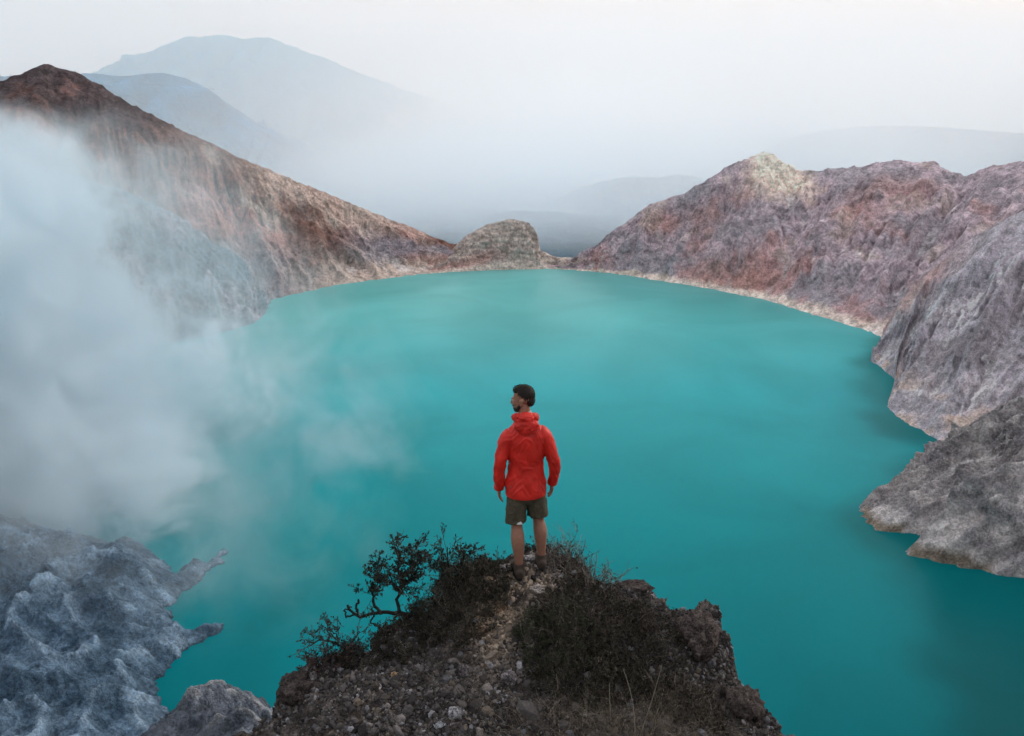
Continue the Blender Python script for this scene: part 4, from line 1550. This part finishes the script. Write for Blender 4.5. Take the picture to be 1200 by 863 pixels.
    p, r = smooth_pts([(0, .005, .93), (0, .005, .86), (0, .005, .78), (0.003, .008, .73)], [(.158, .115), (.165, .122), (.165, .122), (.14, .10)], 14)
    tube_into(bm, p, r, 28)
    sh = {-1: [(-.078, .0, .84), (-.083, .0, .72), (-.090, .005, .60), (-.092, .008, .535), (-.092, .008, .525)],
          1: [(.080, .01, .84), (.092, .02, .72), (.103, .04, .62), (.108, .048, .565), (.108, .048, .555)]}
    for s, a in sh.items():
        p, r = smooth_pts(a, [(.088, .11), (.090, .105), (.091, .098), (.093, .096), (.090, .093)], 22)
        tube_into(bm, p, r, 24)

    def sfold(c, n):
        q = c.astype(float)
        return 0.006 * ridged(np.stack([q[:, 0] * 9, q[:, 1] * 8, q[:, 2] * 9 + 4 * np.abs(q[:, 0])], -1), 3) + 0.003 * fbm(q * 20, 2)
    st = fuse('shorts', bm, 0.006, 4, SHORTS, root, sfold)
    # small white peak-shaped print near the hem of the left leg
    bm = bmesh.new()
    xs = [(-.030, 0), (-.016, .018), (-.010, .012), (.002, .026), (.020, 0)]
    vs = [bm.verts.new((-.062 + x, 0, .545 + z)) for x, z in xs]
    vs2 = [bm.verts.new((-.062 + x, .03, .545 + z)) for x, z in xs]
    bm.faces.new(vs)
    bm.faces.new(vs2[::-1])
    for i in range(5):
        j = (i + 1) % 5
        bm.faces.new((vs[i], vs2[i], vs2[j], vs[j]))
    bmesh.ops.translate(bm, verts=bm.verts[:], vec=(0, -.096, 0))
    me = bpy.data.meshes.new('print')
    bm.to_mesh(me)
    bm.free()
    link('logo_print', me, WHITE, st)

    # shoes
    for s, a in legs.items():
        f = Vector(a[-1])
        base = f.z - .05
        bm = bmesh.new()
        cx, cy = f.x, f.y
        tube_into(bm, [(cx, cy, base + .135), (cx, cy, base + .10), (cx, cy, base + .06)], [(.044, .050), (.045, .054), (.046, .06)], 18)
        p, r = smooth_pts([(cx, cy - .075, base + .045), (cx, cy - .04, base + .05), (cx, cy + .06, base + .055), (cx + s * .01, cy + .14, base + .045), (cx + s * .012, cy + .205, base + .035)],
                          [(.030, .036), (.042, .05), (.045, .055), (.050, .042), (.030, .026)], 18)
        tube_into(bm, p, r, 18)
        sh_ = fuse('shoe', bm, 0.006, 4, SHOE, root)
        bm = bmesh.new()
        ring = [(cx + s * .006 * (1 + math.cos(t)) + .047 * math.sin(t) * (1 + .12 * math.cos(t)), cy + .065 + .150 * math.cos(t)) for t in np.linspace(0, 2 * math.pi, 28, endpoint=False)]
        lo = [bm.verts.new((x, y, base - .004)) for x, y in ring]
        hi = [bm.verts.new((x, y, base + .024)) for x, y in ring]
        bm.faces.new(lo)
        bm.faces.new(hi[::-1])
        for i in range(28):
            bm.faces.new((lo[i], lo[(i + 1) % 28], hi[(i + 1) % 28], hi[i]))
        bmesh.ops.recalc_face_normals(bm, faces=bm.faces)
        me = bpy.data.meshes.new('sole')
        bm.to_mesh(me)
        bm.free()
        link('sole', me, SOLE, sh_)


person()


# ------------------------------------------------------------------ smoke and haze (scattering volumes, plus a glow added to the mist)
def box_obj(name, lo, hi, mat):
    bm = bmesh.new()
    bmesh.ops.create_cube(bm, size=1)
    me = bpy.data.meshes.new(name)
    for v in bm.verts:
        v.co = Vector([(lo[k] + hi[k]) / 2 + v.co[k] * (hi[k] - lo[k]) for k in range(3)])
    bm.to_mesh(me)
    bm.free()
    return link(name, me, mat)


def vol_mat(name, colour, aniso=0.0):
    m = bpy.data.materials.new(name)
    m.use_nodes = True
    nt = m.node_tree
    nt.nodes.clear()
    out = nt.nodes.new('ShaderNodeOutputMaterial')
    vs = nt.nodes.new('ShaderNodeVolumeScatter')
    vs.inputs['Color'].default_value = (*colour, 1)
    vs.inputs['Anisotropy'].default_value = aniso
    ab = nt.nodes.new('ShaderNodeVolumeAbsorption')
    ab.inputs['Color'].default_value = (0.62, 0.86, 1.0, 1)
    ad = nt.nodes.new('ShaderNodeAddShader')
    nt.links.new(vs.outputs[0], ad.inputs[0])
    nt.links.new(ab.outputs[0], ad.inputs[1])
    nt.links.new(ad.outputs[0], out.inputs['Volume'])
    return m, nt, vs, ab, ad


class E:
    """tiny node arithmetic"""
    def __init__(self, nt):
        self.nt = nt

    def op(self, o, *a, clamp=False):
        n = self.nt.nodes.new('ShaderNodeMath')
        n.operation = o
        n.use_clamp = clamp
        for i, v in enumerate(a):
            if isinstance(v, (int, float)):
                n.inputs[i].default_value = v
            else:
                self.nt.links.new(v, n.inputs[i])
        return n.outputs[0]

    def smooth(self, v, a, b):
        n = self.nt.nodes.new('ShaderNodeMapRange')
        n.interpolation_type = 'SMOOTHSTEP'
        self.nt.links.new(v, n.inputs[0])
        n.inputs[1].default_value = a
        n.inputs[2].default_value = b
        return n.outputs[0]

    def noise(self, vec, scale, detail, rough=0.55, dist=0.0, stretch=(1, 1, 1)):
        mp = self.nt.nodes.new('ShaderNodeMapping')
        mp.inputs['Scale'].default_value = stretch
        self.nt.links.new(vec, mp.inputs['Vector'])
        n = self.nt.nodes.new('ShaderNodeTexNoise')
        n.inputs['Scale'].default_value = scale
        n.inputs['Detail'].default_value = detail
        n.inputs['Roughness'].default_value = rough
        n.inputs['Distortion'].default_value = dist
        self.nt.links.new(mp.outputs[0], n.inputs['Vector'])
        return n.outputs['Fac']

    def curve(self, v, pts, lo, hi):
        """piecewise value(v): pts [(v, value)] through a float curve over v in lo..hi"""
        n = self.nt.nodes.new('ShaderNodeMapRange')
        self.nt.links.new(v, n.inputs[0])
        n.inputs[1].default_value = lo
        n.inputs[2].default_value = hi
        c = self.nt.nodes.new('ShaderNodeFloatCurve')
        vals = [p[1] for p in pts]
        a, b = min(vals), max(vals)
        cu = c.mapping.curves[0]
        while len(cu.points) < len(pts):
            cu.points.new(0.5, 0.5)
        for q, (x, y) in zip(cu.points, pts):
            q.location = ((x - lo) / (hi - lo), (y - a) / (b - a))
        c.mapping.update()
        self.nt.links.new(n.outputs[0], c.inputs['Value'])
        return self.op('MULTIPLY_ADD', c.outputs[0], b - a, a)


def smoke():
    m, nt, vs, ab, ad = vol_mat('sulphur_smoke', (0.90, 0.96, 1.0))
    e = E(nt)
    geo = nt.nodes.new('ShaderNodeNewGeometry')
    sep = nt.nodes.new('ShaderNodeSeparateXYZ')
    pos = geo.outputs['Position']
    nt.links.new(pos, sep.inputs[0])
    x, y, z = sep.outputs
    big = e.noise(pos, 0.011, 2, 0.5, 0.4)
    fine = e.noise(pos, 0.030, 5, 0.60, 0.9)
    # right-hand border of the plume at each height
    edge = e.curve(z, [(-20, -175), (0, -170), (60, -205), (110, -225), (150, -232), (185, -250), (205, -285), (225, -330)], -20, 225)
    s = e.op('SUBTRACT', edge, x)
    s = e.op('ADD', s, e.op('MULTIPLY', e.op('SUBTRACT', big, 0.5), 150))
    s = e.op('ADD', s, e.op('MULTIPLY', e.op('SUBTRACT', fine, 0.5), 150))
    d = e.smooth(s, 0, 32)
    veil = e.op('MULTIPLY', e.smooth(s, -130, 20), 0.11)
    yy = e.op('ABSOLUTE', e.op('SUBTRACT', y, 457))
    d = e.op('ADD', e.op('MULTIPLY', d, e.smooth(yy, 115, 50)), e.op('MULTIPLY', veil, e.smooth(yy, 195, 130)))
    top = e.op('SUBTRACT', 206, z)
    top = e.op('ADD', top, e.op('MULTIPLY', e.op('SUBTRACT', fine, 0.5), 40))
    d = e.op('MULTIPLY', d, e.smooth(top, 0, 40))
    d = e.op('MULTIPLY', d, e.op('MULTIPLY_ADD', e.smooth(fine, 0.38, 0.60), 0.9, 0.1))
    d = e.op('MULTIPLY', d, 0.085)
    nt.links.new(d, vs.inputs['Density'])
    nt.links.new(e.op('MULTIPLY', d, 0.36), ab.inputs['Density'])
    o = box_obj('smoke', (-520, 262, -2), (-50, 575, 212), m)
    for v in o.data.vertices:
        if v.co.z > 100 and v.co.x > -100:
            v.co.x = -175
    m.cycles.volume_step_rate = 0.5
    tag(o, 'thick bluish white smoke billowing up along the left side of the lake', 'smoke', kind='stuff')


smoke()


def wisp():
    m, nt, vs, ab, ad = vol_mat('thin_smoke', (0.88, 0.94, 0.98))
    e = E(nt)
    geo = nt.nodes.new('ShaderNodeNewGeometry')
    sep = nt.nodes.new('ShaderNodeSeparateXYZ')
    pos = geo.outputs['Position']
    nt.links.new(pos, sep.inputs[0])
    x, y, z = sep.outputs
    fine = e.noise(pos, 0.045, 4, 0.6, 0.8)
    cx, cy, cz = -92, 455, 15
    dx = e.op('DIVIDE', e.op('ADD', e.op('SUBTRACT', x, cx), e.op('MULTIPLY', e.op('SUBTRACT', z, cz), 0.9)), 34)
    dy = e.op('DIVIDE', e.op('SUBTRACT', y, cy), 45)
    dz = e.op('DIVIDE', e.op('SUBTRACT', z, cz), 26)
    r2 = e.op('ADD', e.op('ADD', e.op('MULTIPLY', dx, dx), e.op('MULTIPLY', dy, dy)), e.op('MULTIPLY', dz, dz))
    d = e.smooth(e.op('ADD', r2, e.op('MULTIPLY', e.op('SUBTRACT', fine, 0.5), 4.2)), 1.0, -0.3)
    d = e.op('MULTIPLY', d, 0.011)
    nt.links.new(d, vs.inputs['Density'])
    nt.links.new(e.op('MULTIPLY', d, 0.45), ab.inputs['Density'])
    o = box_obj('smoke', (-150, 402, 1), (-30, 512, 52), m)
    m.cycles.volume_step_rate = 0.8
    tag(o, 'thin wisp of smoke drifting low over the lake left of the person', 'smoke', kind='stuff')


wisp()


def haze():
    m, nt, vs, ab, ad = vol_mat('mist', (0.95, 0.975, 0.99))
    e = E(nt)
    geo = nt.nodes.new('ShaderNodeNewGeometry')
    sep = nt.nodes.new('ShaderNodeSeparateXYZ')
    pos = geo.outputs['Position']
    nt.links.new(pos, sep.inputs[0])
    vs.inputs['Anisotropy'].default_value = 0.2
    x, y, z = sep.outputs
    n = e.noise(pos, 0.0011, 3, 0.55, 0.3, (1, 1, 2.2))
    # thins with height; thicker on the right half
    hz = e.smooth(z, 520, -80)
    side = e.op('MULTIPLY', e.smooth(x, -1100, 450), e.op('MULTIPLY_ADD', e.smooth(x, 1500, 650), 0.85, 0.15))
    d = e.op('MULTIPLY', hz, e.op('MULTIPLY_ADD', side, 0.95, 0.06))
    d = e.op('MULTIPLY', d, e.op('MULTIPLY_ADD', e.smooth(n, 0.35, 0.65), 1.1, 0.25))
    d = e.op('MULTIPLY_ADD', d, 0.0021, 0.00023)
    low = e.op('MULTIPLY', e.smooth(z, 160, -40), e.op('MULTIPLY', e.smooth(y, 1330, 1750), e.op('MULTIPLY', e.smooth(x, 1100, 300), e.smooth(x, -950, -200))))
    d = e.op('MULTIPLY_ADD', low, 0.0015, d)
    d = e.op('MULTIPLY', d, e.smooth(y, 1270, 1850))
    nt.links.new(d, vs.inputs['Density'])
    nt.links.new(e.op('MULTIPLY', d, 0.22), ab.inputs['Density'])
    # glow added to the mist, standing in for light scattered many times
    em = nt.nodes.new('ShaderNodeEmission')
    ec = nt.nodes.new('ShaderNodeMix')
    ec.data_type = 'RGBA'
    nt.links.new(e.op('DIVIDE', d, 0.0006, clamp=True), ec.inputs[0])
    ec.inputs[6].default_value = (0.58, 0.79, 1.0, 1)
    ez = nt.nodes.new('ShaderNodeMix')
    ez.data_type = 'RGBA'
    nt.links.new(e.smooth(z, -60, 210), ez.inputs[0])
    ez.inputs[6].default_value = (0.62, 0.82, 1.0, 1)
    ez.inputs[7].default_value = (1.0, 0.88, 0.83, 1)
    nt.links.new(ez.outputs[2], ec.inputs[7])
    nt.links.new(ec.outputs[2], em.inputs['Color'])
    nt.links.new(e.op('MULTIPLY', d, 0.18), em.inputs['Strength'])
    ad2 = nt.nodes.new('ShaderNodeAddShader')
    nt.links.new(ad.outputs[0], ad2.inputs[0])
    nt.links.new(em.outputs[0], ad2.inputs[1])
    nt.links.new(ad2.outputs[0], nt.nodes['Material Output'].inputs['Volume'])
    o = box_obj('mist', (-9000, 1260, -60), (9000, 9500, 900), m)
    m.cycles.volume_step_rate = 0.4
    cm = nt.nodes.new('ShaderNodeMix')
    cm.data_type = 'RGBA'
    nt.links.new(e.op('DIVIDE', d, 0.0006, clamp=True), cm.inputs[0])
    cm.inputs[6].default_value = (0.42, 0.76, 1.0, 1)
    cm.inputs[7].default_value = (1.0, 1.0, 1.0, 1)
    nt.links.new(cm.outputs[2], vs.inputs['Color'])
    tag(o, 'pale mist filling the valley beyond the crater rim', 'mist', kind='stuff')


haze()

# ------------------------------------------------------------------ light
SUN_EL, SUN_AZ = 25, 52          # azimuth from +Y toward +X: the glow is ahead and to the right
w = bpy.data.worlds.new('World')
S.world = w
w.use_nodes = True
nt = w.node_tree
bg = nt.nodes['Background']
sky = nt.nodes.new('ShaderNodeTexSky')
sky.sky_type = 'NISHITA'
sky.sun_disc = False
sky.sun_elevation = R(SUN_EL)
sky.sun_rotation = R(SUN_AZ)
sky.air_density = 1.5
sky.dust_density = 4
e = E(nt)
tc = nt.nodes.new('ShaderNodeTexCoord')
cl = e.noise(tc.outputs['Generated'], 2.2, 6, 0.55, 0.5, (1, 1, 4))
sc = nt.nodes.new('ShaderNodeVectorMath')
sc.operation = 'SCALE'
sc.inputs['Scale'].default_value = 0.10
nt.links.new(sky.outputs[0], sc.inputs[0])
mx = nt.nodes.new('ShaderNodeMix')
mx.data_type = 'RGBA'
nt.links.new(e.op('MULTIPLY_ADD', e.smooth(cl, 0.32, 0.62), 0.22, 0.76), mx.inputs[0])
nt.links.new(sc.outputs[0], mx.inputs[6])
# warm glow painted into the overcast, well left of the sun's direction
vd = nt.nodes.new('ShaderNodeVectorMath')
vd.operation = 'DOT_PRODUCT'
nt.links.new(tc.outputs['Generated'], vd.inputs[0])
vd.inputs[1].default_value = (math.sin(R(18)) * math.cos(R(12)), math.cos(R(18)) * math.cos(R(12)), math.sin(R(12)))
gl = nt.nodes.new('ShaderNodeMix')
gl.data_type = 'RGBA'
nt.links.new(e.smooth(vd.outputs['Value'], 0.72, 0.99), gl.inputs[0])
gl.inputs[6].default_value = (0.82, 0.84, 0.87, 1)
gl.inputs[7].default_value = (1.04, 0.92, 0.86, 1)
nt.links.new(gl.outputs[2], mx.inputs[7])
nt.links.new(mx.outputs[2], bg.inputs['Color'])
bg.inputs['Strength'].default_value = 1.0

sd = bpy.data.lights.new('sun', 'SUN')
sd.energy = 1.4
sd.angle = R(14)
sd.color = (1.0, 0.92, 0.85)
so = bpy.data.objects.new('sun', sd)
COL.objects.link(so)
az, el = R(SUN_AZ), R(SUN_EL)
to_sun = Vector((math.sin(az) * math.cos(el), math.cos(az) * math.cos(el), math.sin(el)))
so.rotation_euler = (-to_sun).to_track_quat('-Z', 'Y').to_euler()
so.location = (0, 0, 400)

S.view_settings.view_transform = 'Standard'
S.view_settings.look = 'None'
S.view_settings.exposure = 0
S.render.engine = 'CYCLES'
S.cycles.max_bounces = 10
S.cycles.diffuse_bounces = 2
S.cycles.glossy_bounces = 2
S.cycles.transmission_bounces = 2
S.cycles.volume_bounces = 8
S.cycles.use_adaptive_sampling = True
S.cycles.adaptive_threshold = 0.08
S.cycles.adaptive_min_samples = 8
w.cycles.sampling_method = 'NONE'
S.cycles.volume_max_steps = 256
S.cycles.use_denoising = True
